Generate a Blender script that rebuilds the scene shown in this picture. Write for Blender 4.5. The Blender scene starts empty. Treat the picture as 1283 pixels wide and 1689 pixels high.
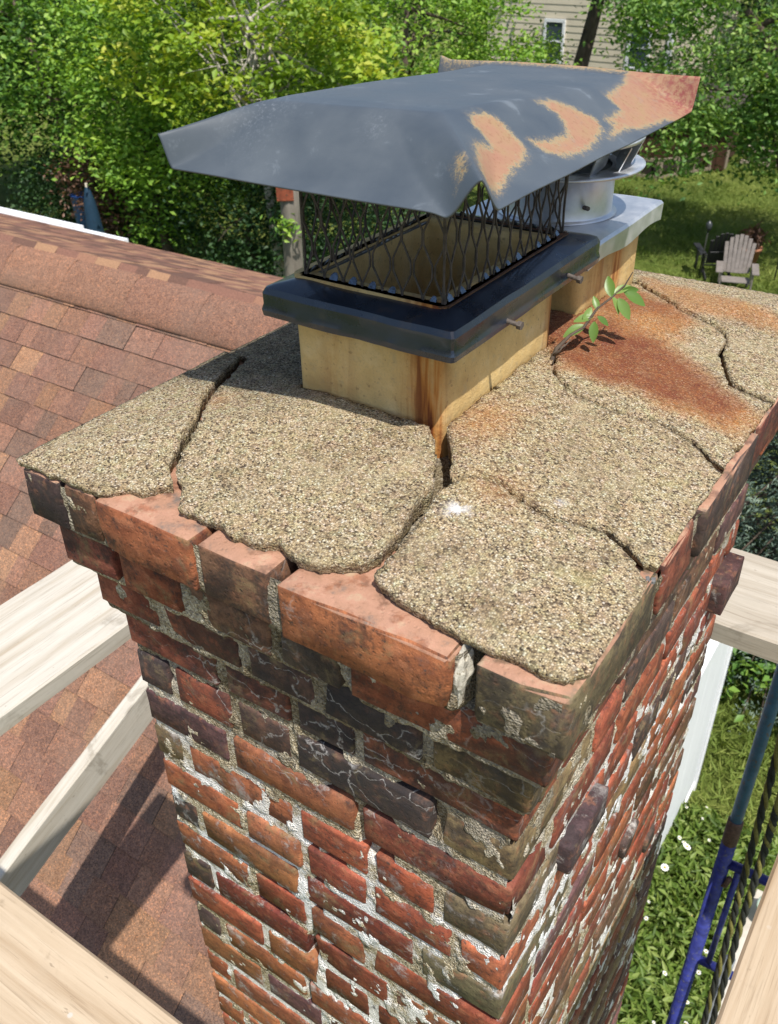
import bpy, bmesh, math, random
import numpy as np
from mathutils import Vector, Matrix, Quaternion
from mathutils.geometry import delaunay_2d_cdt

random.seed(7)
RNG = np.random.default_rng(7)
scene = bpy.context.scene
COL = scene.collection

# ------------------------------------------------------------ camera
cam_data = bpy.data.cameras.new('camera')
cam = bpy.data.objects.new('camera', cam_data)
COL.objects.link(cam)
cam_data.sensor_fit = 'HORIZONTAL'
cam_data.sensor_width = 36.0
cam_data.lens = 1480.35 / 1283.0 * 36.0
cam_data.clip_start = 0.02
cam_data.clip_end = 500.0
_R = Vector((0.829811, 0.557780, -0.017176))
_U = Vector((-0.300176, 0.472096, 0.828867))
_F = Vector((-0.470434, 0.682647, -0.559183))
cam.matrix_world = Matrix(((_R.x, _U.x, -_F.x, 0.157195), (_R.y, _U.y, -_F.y, -0.457960),
                           (_R.z, _U.z, -_F.z, 0.491331), (0, 0, 0, 1)))
scene.camera = cam
cam_data.dof.use_dof = True
cam_data.dof.focus_distance = 1.05
cam_data.dof.aperture_fstop = 19.0

# ------------------------------------------------------------ light
SUN = Vector((0.41, -0.30, 1.0)).normalized()          # towards the sun
elev = math.asin(SUN.z)
azim = math.atan2(SUN.x, SUN.y)
world = bpy.data.worlds.new('World')
scene.world = world
world.use_nodes = True
wn = world.node_tree
wn.nodes.clear()
sky = wn.nodes.new('ShaderNodeTexSky')
sky.sky_type = 'NISHITA'
sky.sun_disc = False
sky.sun_elevation = elev
sky.sun_rotation = azim
sky.air_density = 1.0
sky.dust_density = 1.6
bg = wn.nodes.new('ShaderNodeBackground')
bg.inputs['Strength'].default_value = 0.13
wo = wn.nodes.new('ShaderNodeOutputWorld')
wn.links.new(sky.outputs[0], bg.inputs[0])
wn.links.new(bg.outputs[0], wo.inputs[0])
sun_data = bpy.data.lights.new('sun', 'SUN')
sun_data.energy = 4.6
sun_data.angle = math.radians(0.53)
sun_data.color = (1.0, 0.955, 0.88)
sun = bpy.data.objects.new('sun', sun_data)
COL.objects.link(sun)
sun.rotation_euler = SUN.to_track_quat('Z', 'Y').to_euler()
scene.view_settings.view_transform = 'Standard'
scene.view_settings.look = 'None'
scene.view_settings.gamma = 1.0
scene.view_settings.exposure = 0.3
scene.view_settings.use_curve_mapping = False

# ------------------------------------------------------------ helpers
def hash3(i, j, k):
    n = (i * 374761393 + j * 668265263 + k * 2147483647 + 12345) & 0xffffffff
    n = ((n ^ (n >> 13)) * 1274126177) & 0xffffffff
    return ((n ^ (n >> 16)) & 0xffff) / 65535.0

def vnoise(p, scale=1.0, seed=0):
    """smooth value noise in 0..1, p is (n,3)"""
    q = np.asarray(p, float) * scale + seed * 17.31 + 1000.0
    b = np.floor(q).astype(np.int64)
    f = q - b
    f = f * f * (3 - 2 * f)
    out = 0
    for dx in (0, 1):
        for dy in (0, 1):
            for dz in (0, 1):
                w = (f[:, 0] if dx else 1 - f[:, 0]) * (f[:, 1] if dy else 1 - f[:, 1]) * (f[:, 2] if dz else 1 - f[:, 2])
                out = out + w * hash3(b[:, 0] + dx, b[:, 1] + dy, b[:, 2] + dz)
    return out

def fbm(p, scale, octv=3, seed=0):
    s = 0; a = 1; t = 0
    for o in range(octv):
        s = s + a * vnoise(p, scale * 2 ** o, seed + o); t += a; a *= 0.5
    return s / t

def sstep(t):
    t = np.clip(t, 0, 1)
    return t * t * (3 - 2 * t)

def mesh_np(name, verts, faces, smooth=False):
    """verts (n,3), faces (m,k) array with constant k"""
    verts = np.asarray(verts, np.float32); faces = np.asarray(faces, np.int32)
    me = bpy.data.meshes.new(name)
    k = faces.shape[1]
    me.vertices.add(len(verts)); me.vertices.foreach_set('co', verts.ravel())
    me.loops.add(faces.size); me.loops.foreach_set('vertex_index', faces.ravel())
    me.polygons.add(len(faces))
    me.polygons.foreach_set('loop_start', np.arange(0, faces.size, k, dtype=np.int32))
    me.polygons.foreach_set('loop_total', np.full(len(faces), k, np.int32))
    if smooth:
        me.polygons.foreach_set('use_smooth', np.ones(len(faces), bool))
    me.update(calc_edges=True)
    return me

def add_attr(me, name, vals):
    a = me.attributes.new(name, 'FLOAT', 'POINT')
    a.data.foreach_set('value', np.asarray(vals, np.float32))

def obj(name, me, mat=None, parent=None, label=None, cat=None, group=None, kind=None, color=None):
    o = bpy.data.objects.new(name, me)
    COL.objects.link(o)
    if mat is not None and me is not None and not me.materials:
        me.materials.append(mat)
    if parent is not None:
        o.parent = parent
    if label: o['label'] = label
    if cat: o['category'] = cat
    if group: o['group'] = group
    if kind: o['kind'] = kind
    if color is not None: o.color = (color[0], color[1], color[2], 1)
    return o

def thing(name, label, cat, loc=(0, 0, 0), rotz=0, group=None):
    o = bpy.data.objects.new(name, None)
    COL.objects.link(o)
    o.empty_display_size = 0.05
    o.location = loc; o.rotation_euler = (0, 0, rotz)
    o['label'] = label; o['category'] = cat
    if group: o['group'] = group
    return o

class MB:
    """mesh builder for mixed primitives"""
    def __init__(s): s.v = []; s.f = []
    def add(s, vs, fs):
        b = len(s.v); s.v += [tuple(v) for v in vs]; s.f += [tuple(b + i for i in f) for f in fs]; return s
    def box(s, c, d, rot=None):
        x, y, z = d[0] / 2, d[1] / 2, d[2] / 2
        vs = [Vector((sx * x, sy * y, sz * z)) for sx in (-1, 1) for sy in (-1, 1) for sz in (-1, 1)]
        if rot is not None: vs = [rot @ v for v in vs]
        vs = [v + Vector(c) for v in vs]
        return s.add(vs, [(0, 1, 3, 2), (4, 6, 7, 5), (0, 4, 5, 1), (2, 3, 7, 6), (0, 2, 6, 4), (1, 5, 7, 3)])
    def tube(s, pts, rad, n=8, cap=True):
        pts = [Vector(p) for p in pts]
        if not hasattr(rad, '__len__'): rad = [rad] * len(pts)
        rings = []; up = Vector((0, 0, 1))
        prev = None
        for i, p in enumerate(pts):
            t = (pts[min(i + 1, len(pts) - 1)] - pts[max(i - 1, 0)]).normalized()
            if prev is None:
                a = t.orthogonal().normalized()
            else:
                a = (prev - t * prev.dot(t))
                a = a.normalized() if a.length > 1e-6 else t.orthogonal().normalized()
            prev = a; b = t.cross(a)
            rings.append([p + (a * math.cos(2 * math.pi * k / n) + b * math.sin(2 * math.pi * k / n)) * rad[i] for k in range(n)])
        vs = [v for r in rings for v in r]; fs = []
        for i in range(len(rings) - 1):
            for k in range(n):
                k2 = (k + 1) % n
                fs.append((i * n + k, i * n + k2, (i + 1) * n + k2, (i + 1) * n + k))
        if cap:
            fs.append(tuple(range(n - 1, -1, -1))); fs.append(tuple((len(rings) - 1) * n + k for k in range(n)))
        return s.add(vs, fs)
    def lathe(s, prof, c=(0, 0, 0), n=32, close=False):
        vs = []; fs = []
        for r, z in prof:
            for k in range(n):
                a = 2 * math.pi * k / n
                vs.append((c[0] + r * math.cos(a), c[1] + r * math.sin(a), c[2] + z))
        for i in range(len(prof) - 1):
            for k in range(n):
                k2 = (k + 1) % n
                fs.append((i * n + k, i * n + k2, (i + 1) * n + k2, (i + 1) * n + k))
        return s.add(vs, fs)
    def mesh(s, name, smooth=False):
        me = bpy.data.meshes.new(name); me.from_pydata(s.v, [], s.f); me.update()
        if smooth:
            me.polygons.foreach_set('use_smooth', [True] * len(me.polygons))
        return me
    def build(s, name, mat, parent=None, smooth=False, bevel=0, **kw):
        me = s.mesh(name, smooth)
        if bevel:
            bm = bmesh.new(); bm.from_mesh(me)
            bmesh.ops.bevel(bm, geom=bm.edges[:], offset=bevel, segments=2, affect='EDGES', profile=0.5)
            bm.to_mesh(me); bm.free()
        return obj(name, me, mat, parent, **kw)

def seg_dist(p, a, b):
    ab = b - a; t = np.clip(((p - a) @ ab) / (ab @ ab), 0, 1)
    return np.linalg.norm(p - (a + t[:, None] * ab), axis=1)

def poly_sdf(p, poly):
    """signed distance (negative inside) of (n,2) points to polygon"""
    poly = np.asarray(poly, float); d = np.full(len(p), 1e9); inside = np.zeros(len(p), bool)
    for i in range(len(poly)):
        a = poly[i]; b = poly[(i + 1) % len(poly)]
        d = np.minimum(d, seg_dist(p, a, b))
        c = (a[1] > p[:, 1]) != (b[1] > p[:, 1])
        with np.errstate(divide='ignore', invalid='ignore'):
            xi = (b[0] - a[0]) * (p[:, 1] - a[1]) / (b[1] - a[1] + 1e-12) + a[0]
        inside ^= c & (p[:, 0] < xi)
    return np.where(inside, -d, d)

# ------------------------------------------------------------ materials
class NT:
    def __init__(s, name):
        s.m = bpy.data.materials.new(name); s.m.use_nodes = True
        s.t = s.m.node_tree; s.t.nodes.clear()
        s.out = s.t.nodes.new('ShaderNodeOutputMaterial')
    def n(s, typ, **kw):
        nd = s.t.nodes.new('ShaderNode' + typ)
        for k, v in kw.items():
            if hasattr(nd, k) and not k[0].isupper(): setattr(nd, k, v)
        return nd
    def put(s, sock, v):
        if isinstance(v, bpy.types.NodeSocket): s.t.links.new(v, sock)
        elif sock.type == 'RGBA': sock.default_value = (*v, 1) if hasattr(v, '__len__') else (v, v, v, 1)
        else: sock.default_value = v
    def geo(s, vec=None):
        return s.n('NewGeometry').outputs['Position']
    def objc(s):
        return s.n('TexCoord').outputs['Object']
    def noise(s, vec, scale, detail=3, rough=0.55, dist=0.0):
        nd = s.n('TexNoise'); s.put(nd.inputs['Vector'], vec)
        nd.inputs['Scale'].default_value = scale; nd.inputs['Detail'].default_value = detail
        nd.inputs['Roughness'].default_value = rough; nd.inputs['Distortion'].default_value = dist
        return nd.outputs['Fac']
    def vor(s, vec, scale, feature='F1', out='Color', rand=1.0):
        nd = s.n('TexVoronoi'); nd.feature = feature; s.put(nd.inputs['Vector'], vec)
        nd.inputs['Scale'].default_value = scale; nd.inputs['Randomness'].default_value = rand
        return nd.outputs[out]
    def ramp(s, fac, stops, interp='LINEAR'):
        nd = s.n('ValToRGB'); cr = nd.color_ramp; cr.interpolation = interp
        while len(cr.elements) < len(stops): cr.elements.new(0.5)
        for e, (p, c) in zip(cr.elements, stops):
            e.position = p; e.color = (*c, 1) if hasattr(c, '__len__') else (c, c, c, 1)
        s.put(nd.inputs[0], fac); return nd.outputs[0]
    def mix(s, fac, a, b, typ='MIX'):
        nd = s.n('MixRGB'); nd.blend_type = typ
        s.put(nd.inputs[0], fac); s.put(nd.inputs[1], a); s.put(nd.inputs[2], b); return nd.outputs[0]
    def math(s, op, a, b=0.0, c=0.0, clamp=False):
        nd = s.n('Math'); nd.operation = op; nd.use_clamp = clamp
        s.put(nd.inputs[0], a); s.put(nd.inputs[1], b); s.put(nd.inputs[2], c); return nd.outputs[0]
    def mapr(s, v, a, b, c=0.0, d=1.0):
        nd = s.n('MapRange'); nd.interpolation_type = 'SMOOTHSTEP'
        s.put(nd.inputs[0], v)
        for i, x in enumerate((a, b, c, d)): nd.inputs[1 + i].default_value = x
        return nd.outputs[0]
    def xyz(s, v):
        nd = s.n('SeparateXYZ'); s.put(nd.inputs[0], v); return nd.outputs
    def scale(s, v, sc):
        nd = s.n('Mapping'); s.put(nd.inputs['Vector'], v); nd.inputs['Scale'].default_value = sc; return nd.outputs[0]
    def attr(s, name):
        nd = s.n('Attribute'); nd.attribute_name = name; return nd.outputs['Fac']
    def ocol(s):
        return s.n('ObjectInfo').outputs['Color']
    def orand(s):
        return s.n('ObjectInfo').outputs['Random']
    def bump(s, h, strength=0.5, dist=0.002, normal=None):
        nd = s.n('Bump'); s.put(nd.inputs['Height'], h)
        nd.inputs['Strength'].default_value = strength; nd.inputs['Distance'].default_value = dist
        if normal is not None: s.t.links.new(normal, nd.inputs['Normal'])
        return nd.outputs[0]
    def done(s, col, rough=0.8, normal=None, metallic=0.0, spec=0.5, coat=0.0, trans=None):
        b = s.n('BsdfPrincipled')
        s.put(b.inputs['Base Color'], col); s.put(b.inputs['Roughness'], rough); s.put(b.inputs['Metallic'], metallic)
        s.put(b.inputs['Specular IOR Level'], spec); b.inputs['Coat Weight'].default_value = coat
        if normal is not None: s.t.links.new(normal, b.inputs['Normal'])
        sh = b.outputs[0]
        if trans is not None:
            tl = s.n('BsdfTranslucent'); s.put(tl.inputs['Color'], trans[1])
            mx = s.n('MixShader'); mx.inputs[0].default_value = trans[0]
            s.t.links.new(sh, mx.inputs[1]); s.t.links.new(tl.outputs[0], mx.inputs[2]); sh = mx.outputs[0]
        s.t.links.new(sh, s.out.inputs[0])
        return s.m

def mat_brick():
    s = NT('weathered_brick'); P = s.geo(); base = s.ocol(); sep = s.xyz(P)
    rnd = s.orand()
    n1 = s.noise(P, 38, 5, 0.65); n2 = s.noise(P, 170, 4, 0.65); nf = s.noise(P, 520, 4, 0.7)
    n3 = s.noise(P, 13, 5, 0.65, 0.8)
    streak = s.noise(s.scale(P, (9, 9, 55)), 1.0, 4, 0.65, 0.5)      # drag marks along the brick
    c = s.mix(s.mapr(n1, 0.36, 0.66), base, s.mix(1.0, base, (0.5, 0.46, 0.48), 'MULTIPLY'))
    c = s.mix(s.math('MULTIPLY', s.mapr(streak, 0.46, 0.66), 0.55), c, s.mix(1.0, base, (0.3, 0.3, 0.34), 'MULTIPLY'))
    c = s.mix(s.math('MULTIPLY', s.mapr(s.noise(P, 62, 4), 0.52, 0.7), 0.4), c, (0.4, 0.17, 0.09))
    c = s.mix(0.5, c, s.ramp(nf, [(0.3, (0.55, 0.52, 0.5)), (0.5, (1, 1, 1)), (0.7, (1.35, 1.32, 1.3))]), 'MULTIPLY')
    ex = s.math('DIVIDE', s.math('ADD', sep[0], 0.30), 0.20); ez = s.math('DIVIDE', s.math('ADD', sep[2], 0.235), 0.13)
    rr2 = s.math('ADD', s.math('MULTIPLY', ex, ex), s.math('MULTIPLY', ez, ez))
    patch = s.math('MULTIPLY', s.mapr(s.math('ADD', rr2, s.math('MULTIPLY', s.math('SUBTRACT', n3, 0.5), 1.6)), 0.35, 1.25, 1.0, 0.0), s.mapr(sep[1], 0.03, 0.12, 1.0, 0.0))
    soot_h = s.mapr(sep[2], -0.66, -0.16, 0.35, 0.8)
    soot = s.math('MULTIPLY', s.mapr(s.math('ADD', n3, s.math('MULTIPLY', s.math('SUBTRACT', n2, 0.5), 0.3)), 0.47, 0.62), soot_h)
    c = s.mix(soot, c, s.mix(0.5, (0.035, 0.03, 0.03), s.mix(1.0, c, (0.25, 0.25, 0.27), 'MULTIPLY')))
    c = s.mix(s.math('MULTIPLY', patch, s.mapr(n1, 0.3, 0.6, 0.55, 0.9)), c, s.mix(0.35, (0.035, 0.032, 0.034), s.mix(1.0, c, (0.3, 0.3, 0.33), 'MULTIPLY')))
    li = s.math('MULTIPLY', s.mapr(s.noise(P, 24, 6, 0.7, 0.4), 0.54, 0.7), 0.55)
    c = s.mix(li, c, (0.22, 0.17, 0.085))
    c = s.mix(s.math('MULTIPLY', s.mapr(n2, 0.58, 0.68), 0.7), c, (0.04, 0.034, 0.03))
    wn_ = s.n('TexNoise'); s.put(wn_.inputs['Vector'], P); wn_.inputs['Scale'].default_value = 26; wn_.inputs['Detail'].default_value = 5
    warp = s.mix(0.06, P, wn_.outputs['Color'], 'ADD')
    ve = s.vor(s.scale(warp, (0.8, 0.8, 1.6)), 15, 'DISTANCE_TO_EDGE', 'Distance')
    veins = s.math('MULTIPLY', s.mapr(ve, 0.0, 0.03, 1.0, 0.0), s.math('MAXIMUM', s.math('MULTIPLY', s.mapr(s.noise(P, 9, 3), 0.54, 0.64), 0.5), s.mapr(patch, 0.1, 0.6)))
    veins = s.math('MULTIPLY', veins, s.mapr(n2, 0.35, 0.55))
    c = s.mix(s.math('MULTIPLY', veins, 0.5), c, (0.5, 0.48, 0.46))
    bl = s.math('MULTIPLY', s.mapr(s.noise(P, 19, 6, 0.75), 0.54, 0.7), s.mapr(sep[2], -0.28, -0.55, 0.05, 0.75))
    c = s.mix(bl, c, (0.55, 0.52, 0.49))
    # top beds of the first course: bare salmon clay, lightened to read as sunlit
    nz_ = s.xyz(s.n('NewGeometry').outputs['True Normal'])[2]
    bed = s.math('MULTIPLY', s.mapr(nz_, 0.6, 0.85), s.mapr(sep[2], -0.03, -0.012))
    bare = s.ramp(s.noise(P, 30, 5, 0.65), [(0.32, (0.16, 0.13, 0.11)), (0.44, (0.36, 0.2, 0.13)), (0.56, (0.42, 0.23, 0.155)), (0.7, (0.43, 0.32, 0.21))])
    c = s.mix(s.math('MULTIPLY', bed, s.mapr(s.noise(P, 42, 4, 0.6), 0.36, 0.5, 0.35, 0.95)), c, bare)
    pit = s.mapr(s.vor(P, 150, 'F1', 'Distance'), 0.1, 0.32)
    h = s.math('ADD', s.math('MULTIPLY', n1, 1.0), s.math('MULTIPLY', nf, 0.35))
    h = s.math('ADD', h, s.math('MULTIPLY', pit, 0.28)); h = s.math('ADD', h, s.math('MULTIPLY', streak, 0.5))
    h = s.math('SUBTRACT', h, s.math('MULTIPLY', veins, 0.3))
    return s.done(c, s.mapr(n1, 0.3, 0.7, 0.65, 0.92), s.bump(h, 0.8, 0.0022), spec=0.3)

def mat_mortar():
    s = NT('sandy_mortar'); P = s.geo(); sep = s.xyz(P)
    g = s.vor(P, 420, 'F1', 'Color')
    gv = s.n('SeparateColor'); s.put(gv.inputs[0], g)
    n1 = s.noise(P, 18, 4, 0.6)
    c = s.ramp(gv.outputs[0], [(0.0, (0.16, 0.13, 0.09)), (0.3, (0.36, 0.29, 0.18)), (0.7, (0.52, 0.44, 0.3)), (1.0, (0.66, 0.6, 0.46))])
    grey = s.math('MULTIPLY', s.mapr(s.noise(P, 9, 3), 0.3, 0.6), s.mapr(sep[2], -0.55, -0.2, 0.15, 0.9))
    c = s.mix(grey, c, s.mix(1.0, c, (0.33, 0.31, 0.28), 'MULTIPLY'))
    w = s.math('MULTIPLY', s.mapr(s.noise(P, 13, 6, 0.7), 0.44, 0.56), s.mapr(sep[2], -0.25, -0.55, 0.1, 1.0))
    c = s.mix(w, c, (0.8, 0.79, 0.77))
    dk = s.mapr(s.noise(P, 33, 4, 0.6), 0.6, 0.74)
    c = s.mix(s.math('MULTIPLY', dk, 0.8), c, (0.05, 0.045, 0.04))
    h = s.math('ADD', s.vor(P, 420, 'F1', 'Distance'), s.math('MULTIPLY', n1, 2.0))
    return s.done(c, 0.95, s.bump(h, 0.8, 0.003), spec=0.2)

def mat_crown():
    s = NT('exposed_aggregate_concrete'); P = s.geo()
    v = s.n('TexVoronoi'); s.put(v.inputs['Vector'], P); v.inputs['Scale'].default_value = 520
    gv = s.n('SeparateColor'); s.put(gv.inputs[0], v.outputs['Color'])
    c = s.ramp(gv.outputs[0], [(0.0, (0.04, 0.03, 0.022)), (0.13, (0.13, 0.092, 0.058)), (0.28, (0.39, 0.295, 0.165)), (0.6, (0.545, 0.43, 0.255)), (0.88, (0.66, 0.56, 0.375)), (1.0, (0.78, 0.72, 0.57))])
    # darker pits between grains
    pit = s.mapr(v.outputs['Distance'], 0.38, 0.62)
    c = s.mix(s.math('MULTIPLY', pit, 0.6), c, (0.15, 0.12, 0.08))
    fine = s.noise(P, 700, 2)
    c = s.mix(0.35, c, s.ramp(fine, [(0.3, (0.25, 0.22, 0.17)), (0.7, (1, 1, 1))]), 'MULTIPLY')
    tint = s.vor(P, 130, 'F1', 'Color')
    c = s.mix(0.08, c, s.mix(1.0, c, tint, 'MULTIPLY'))
    c = s.mix(s.mapr(s.noise(P, 75, 3), 0.55, 0.7, 0.0, 0.5), c, s.mix(1.0, c, (0.55, 0.5, 0.47), 'MULTIPLY'))
    # areas where the grains are worn down to smoother paste
    paste = s.mapr(s.noise(P, 10, 5, 0.65, 0.4), 0.5, 0.68, 0.0, 0.3)
    c = s.mix(paste, c, s.mix(s.mapr(s.noise(P, 33, 4), 0.35, 0.65), (0.3, 0.24, 0.15), (0.42, 0.345, 0.22)))
    # broad weathering
    bw = s.noise(P, 9, 4, 0.6)
    c = s.mix(s.math('MULTIPLY', s.mapr(bw, 0.5, 0.68), 0.3), c, s.mix(1.0, c, (0.6, 0.52, 0.5), 'MULTIPLY'))
    c = s.mix(s.math('MULTIPLY', s.mapr(s.noise(P, 21, 4), 0.58, 0.72), 0.28), c, (0.42, 0.36, 0.16))
    dirt = s.math('MULTIPLY', s.mapr(s.noise(P, 17, 6, 0.72, 0.5), 0.55, 0.7), 0.5)
    c = s.mix(dirt, c, s.mix(1.0, c, (0.42, 0.38, 0.36), 'MULTIPLY'))
    lg = s.attr('lid_shade')  # grey weathered tone painted in for the lid's shadow left of the flue
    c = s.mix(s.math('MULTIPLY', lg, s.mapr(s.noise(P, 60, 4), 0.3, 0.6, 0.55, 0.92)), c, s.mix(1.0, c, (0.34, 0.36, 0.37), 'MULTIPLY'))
    # rust wash
    halo = s.attr('rust_halo'); core = s.attr('rust_core')
    rn = s.math('MULTIPLY', s.mapr(s.noise(P, 55, 4, 0.65), 0.2, 0.7, 0.65, 1.0), halo)
    gs = s.mapr(gv.outputs[1], 0.15, 0.9, 1.0, 0.55)
    c = s.mix(s.math('MULTIPLY', rn, gs), c, s.mix(0.55, s.mix(1.0, c, (0.9, 0.48, 0.2), 'MULTIPLY'), (0.4, 0.165, 0.055)))
    cn = s.math('MULTIPLY', core, s.mapr(s.math('ADD', s.noise(P, 40, 3), s.math('MULTIPLY', s.math('SUBTRACT', gv.outputs[2], 0.5), 0.5)), 0.1, 0.8, 1.0, 0.5))
    c = s.mix(cn, c, s.mix(0.5, (0.165, 0.062, 0.042), s.mix(1.0, c, (0.42, 0.17, 0.12), 'MULTIPLY')))
    ws = s.attr('whitespot')
    c = s.mix(s.math('MULTIPLY', ws, s.mapr(s.noise(P, 120, 3), 0.4, 0.55)), c, (0.72, 0.72, 0.74))
    h = s.math('SUBTRACT', 1.0, v.outputs['Distance'])
    h = s.math('ADD', h, s.math('MULTIPLY', fine, 0.5))
    return s.done(c, 0.92, s.bump(h, 0.85, 0.0014), spec=0.15)

def mat_flue(name='buff_flue_clay', edge=0.0):
    s = NT(name); P = s.geo(); sep = s.xyz(P)
    n1 = s.noise(P, 16, 4, 0.6); n2 = s.noise(P, 140, 3)
    c = s.ramp(n1, [(0.3, (0.47, 0.31, 0.12)), (0.55, (0.64, 0.45, 0.19)), (0.75, (0.71, 0.55, 0.29))])
    c = s.mix(s.math('MULTIPLY', s.mapr(n2, 0.62, 0.72), 0.5), c, (0.2, 0.13, 0.07))
    st = s.noise(s.scale(P, (70, 70, 6)), 1.0, 3, 0.6)
    st2 = s.noise(s.scale(P, (25, 25, 3)), 1.0, 2, 0.5)
    c = s.mix(s.math('MULTIPLY', s.mapr(st2, 0.55, 0.75), 0.15), c, (0.38, 0.28, 0.15))
    c = s.mix(s.math('MULTIPLY', s.mapr(s.noise(P, 48, 6, 0.72), 0.54, 0.68), 0.45), c, (0.42, 0.34, 0.2))
    c = s.mix(s.math('MULTIPLY', s.mapr(s.noise(P, 420, 3, 0.6), 0.5, 0.7), 0.25), c, (0.3, 0.22, 0.12))
    rust = s.attr('rust')
    c = s.mix(s.math('MULTIPLY', s.mapr(st, 0.3, 0.52), rust), c, (0.46, 0.17, 0.03))
    c = s.mix(s.math('MULTIPLY', s.mapr(st, 0.46, 0.6), rust), c, (0.16, 0.042, 0.014))
    return s.done(c, 0.85, s.bump(s.math('ADD', s.math('ADD', n2, s.math('MULTIPLY', s.noise(P, 420, 3), 0.6)), s.math('MULTIPLY', n1, 2)), 0.5, 0.002), spec=0.25)

def mat_lid():
    s = NT('flaking_grey_paint'); P = s.geo()
    n1 = s.noise(P, 14, 4, 0.6); n2 = s.noise(P, 150, 6, 0.75); n3 = s.noise(P, 600, 4, 0.65)
    c = s.ramp(n1, [(0.3, (0.054, 0.068, 0.084)), (0.7, (0.08, 0.096, 0.112))])
    c = s.mix(s.math('MULTIPLY', s.mapr(s.noise(P, 28, 5, 0.7, 0.5), 0.6, 0.74), 0.4), c, (0.19, 0.22, 0.25))
    wear = s.attr('wear')          # about 0.5 on the outline
    edge = s.math('ADD', wear, s.math('MULTIPLY', s.math('SUBTRACT', n2, 0.5), 0.95))
    edge = s.math('ADD', edge, s.math('MULTIPLY', s.math('SUBTRACT', n3, 0.5), 0.5))
    m = s.mapr(edge, 0.46, 0.6)
    tan = s.ramp(s.noise(P, 45, 4), [(0.3, (0.30, 0.19, 0.092)), (0.5, (0.315, 0.175, 0.098)), (0.72, (0.31, 0.15, 0.092))])
    rim = s.mapr(edge, 0.56, 0.78)
    tan = s.mix(rim, (0.3, 0.235, 0.125), tan)
    red = s.attr('red')
    tan = s.mix(s.math('MULTIPLY', red, s.mapr(n2, 0.42, 0.6)), tan, (0.22, 0.045, 0.04))
    tan = s.mix(s.math('MULTIPLY', s.mapr(s.noise(P, 210, 5, 0.7), 0.52, 0.68), 0.55), tan, (0.2, 0.085, 0.04))
    tan = s.mix(s.math('MULTIPLY', s.mapr(s.noise(P, 60, 5, 0.7), 0.55, 0.7), 0.35), tan, (0.24, 0.2, 0.16))
    thin = s.math('MULTIPLY', s.mapr(edge, 0.26, 0.5), 0.35)
    c = s.mix(thin, c, (0.2, 0.165, 0.12))
    c = s.mix(s.math('MULTIPLY', m, 0.93), c, tan)
    scf = s.math('MULTIPLY', s.attr('scuff'), s.mapr(s.noise(P, 300, 5, 0.75), 0.5, 0.68))
    c = s.mix(s.math('MULTIPLY', scf, 0.35), c, (0.33, 0.36, 0.4))
    h = s.math('ADD', s.math('MULTIPLY', m, -0.6), s.math('MULTIPLY', n2, 0.25))
    return s.done(c, s.mix(m, s.mapr(n1, 0.3, 0.7, 0.45, 0.6), 0.75), s.bump(h, 0.3, 0.0012), spec=0.5)

def mat_black_metal(name='chipped_black_enamel', rustiness=0.3):
    s = NT(name); P = s.geo()
    n1 = s.noise(P, 20, 4, 0.6); n2 = s.noise(P, 170, 4, 0.7)
    c = s.ramp(n1, [(0.35, (0.010, 0.016, 0.028)), (0.7, (0.022, 0.033, 0.055))])
    c = s.mix(s.math('MULTIPLY', s.mapr(s.noise(P, 34, 5, 0.65), 0.56, 0.7), rustiness), c, (0.1, 0.07, 0.045))
    c = s.mix(s.mapr(n2, 0.74, 0.78), c, (0.35, 0.37, 0.4))
    return s.done(c, s.mapr(n1, 0.3, 0.7, 0.22, 0.42), s.bump(s.math('ADD', n1, s.math('MULTIPLY', n2, 0.2)), 0.25, 0.002), spec=0.6, coat=0.25)

def mat_rust(name='rusty_steel', base=(0.13, 0.06, 0.03)):
    s = NT(name); P = s.geo(); n = s.noise(P, 150, 4, 0.65)
    c = s.ramp(n, [(0.3, tuple(x * 0.45 for x in base)), (0.6, base), (0.8, tuple(min(1, x * 1.9) for x in base))])
    return s.done(c, 0.75, s.bump(n, 0.6, 0.001), metallic=0.2)

def mat_silver():
    s = NT('galvanised_sheet'); P = s.geo(); n = s.noise(P, 30, 4, 0.6); n2 = s.noise(P, 200, 3)
    c = s.ramp(n, [(0.3, (0.5, 0.52, 0.55)), (0.7, (0.74, 0.75, 0.77))])
    return s.done(c, s.mapr(n, 0.3, 0.7, 0.32, 0.5), s.bump(s.math('ADD', n, s.math('MULTIPLY', n2, 0.2)), 0.25, 0.002), metallic=0.75)

def mat_shingle():
    s = NT('granule_shingle'); P = s.geo(); base = s.ocol()
    v = s.vor(P, 260, 'F1', 'Color'); gv = s.n('SeparateColor'); s.put(gv.inputs[0], v)
    g = s.ramp(gv.outputs[0], [(0.0, (0.5, 0.48, 0.46)), (0.5, (0.95, 0.95, 0.95)), (0.85, (1.25, 1.2, 1.12)), (1.0, (2.0, 1.6, 1.2))])
    c = s.mix(1.0, base, g, 'MULTIPLY')
    n = s.noise(P, 26, 3); n2 = s.noise(P, 3.1, 3)
    c = s.mix(s.mapr(n, 0.35, 0.7, 0.0, 0.45), c, s.mix(1.0, c, (0.72, 0.68, 0.68), 'MULTIPLY'))
    c = s.mix(s.mapr(n2, 0.4, 0.7, 0.0, 0.25), c, (0.2, 0.15, 0.12))
    return s.done(c, 0.95, s.bump(s.math('ADD', gv.outputs[1], n), 0.5, 0.0015), spec=0.15)

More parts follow.
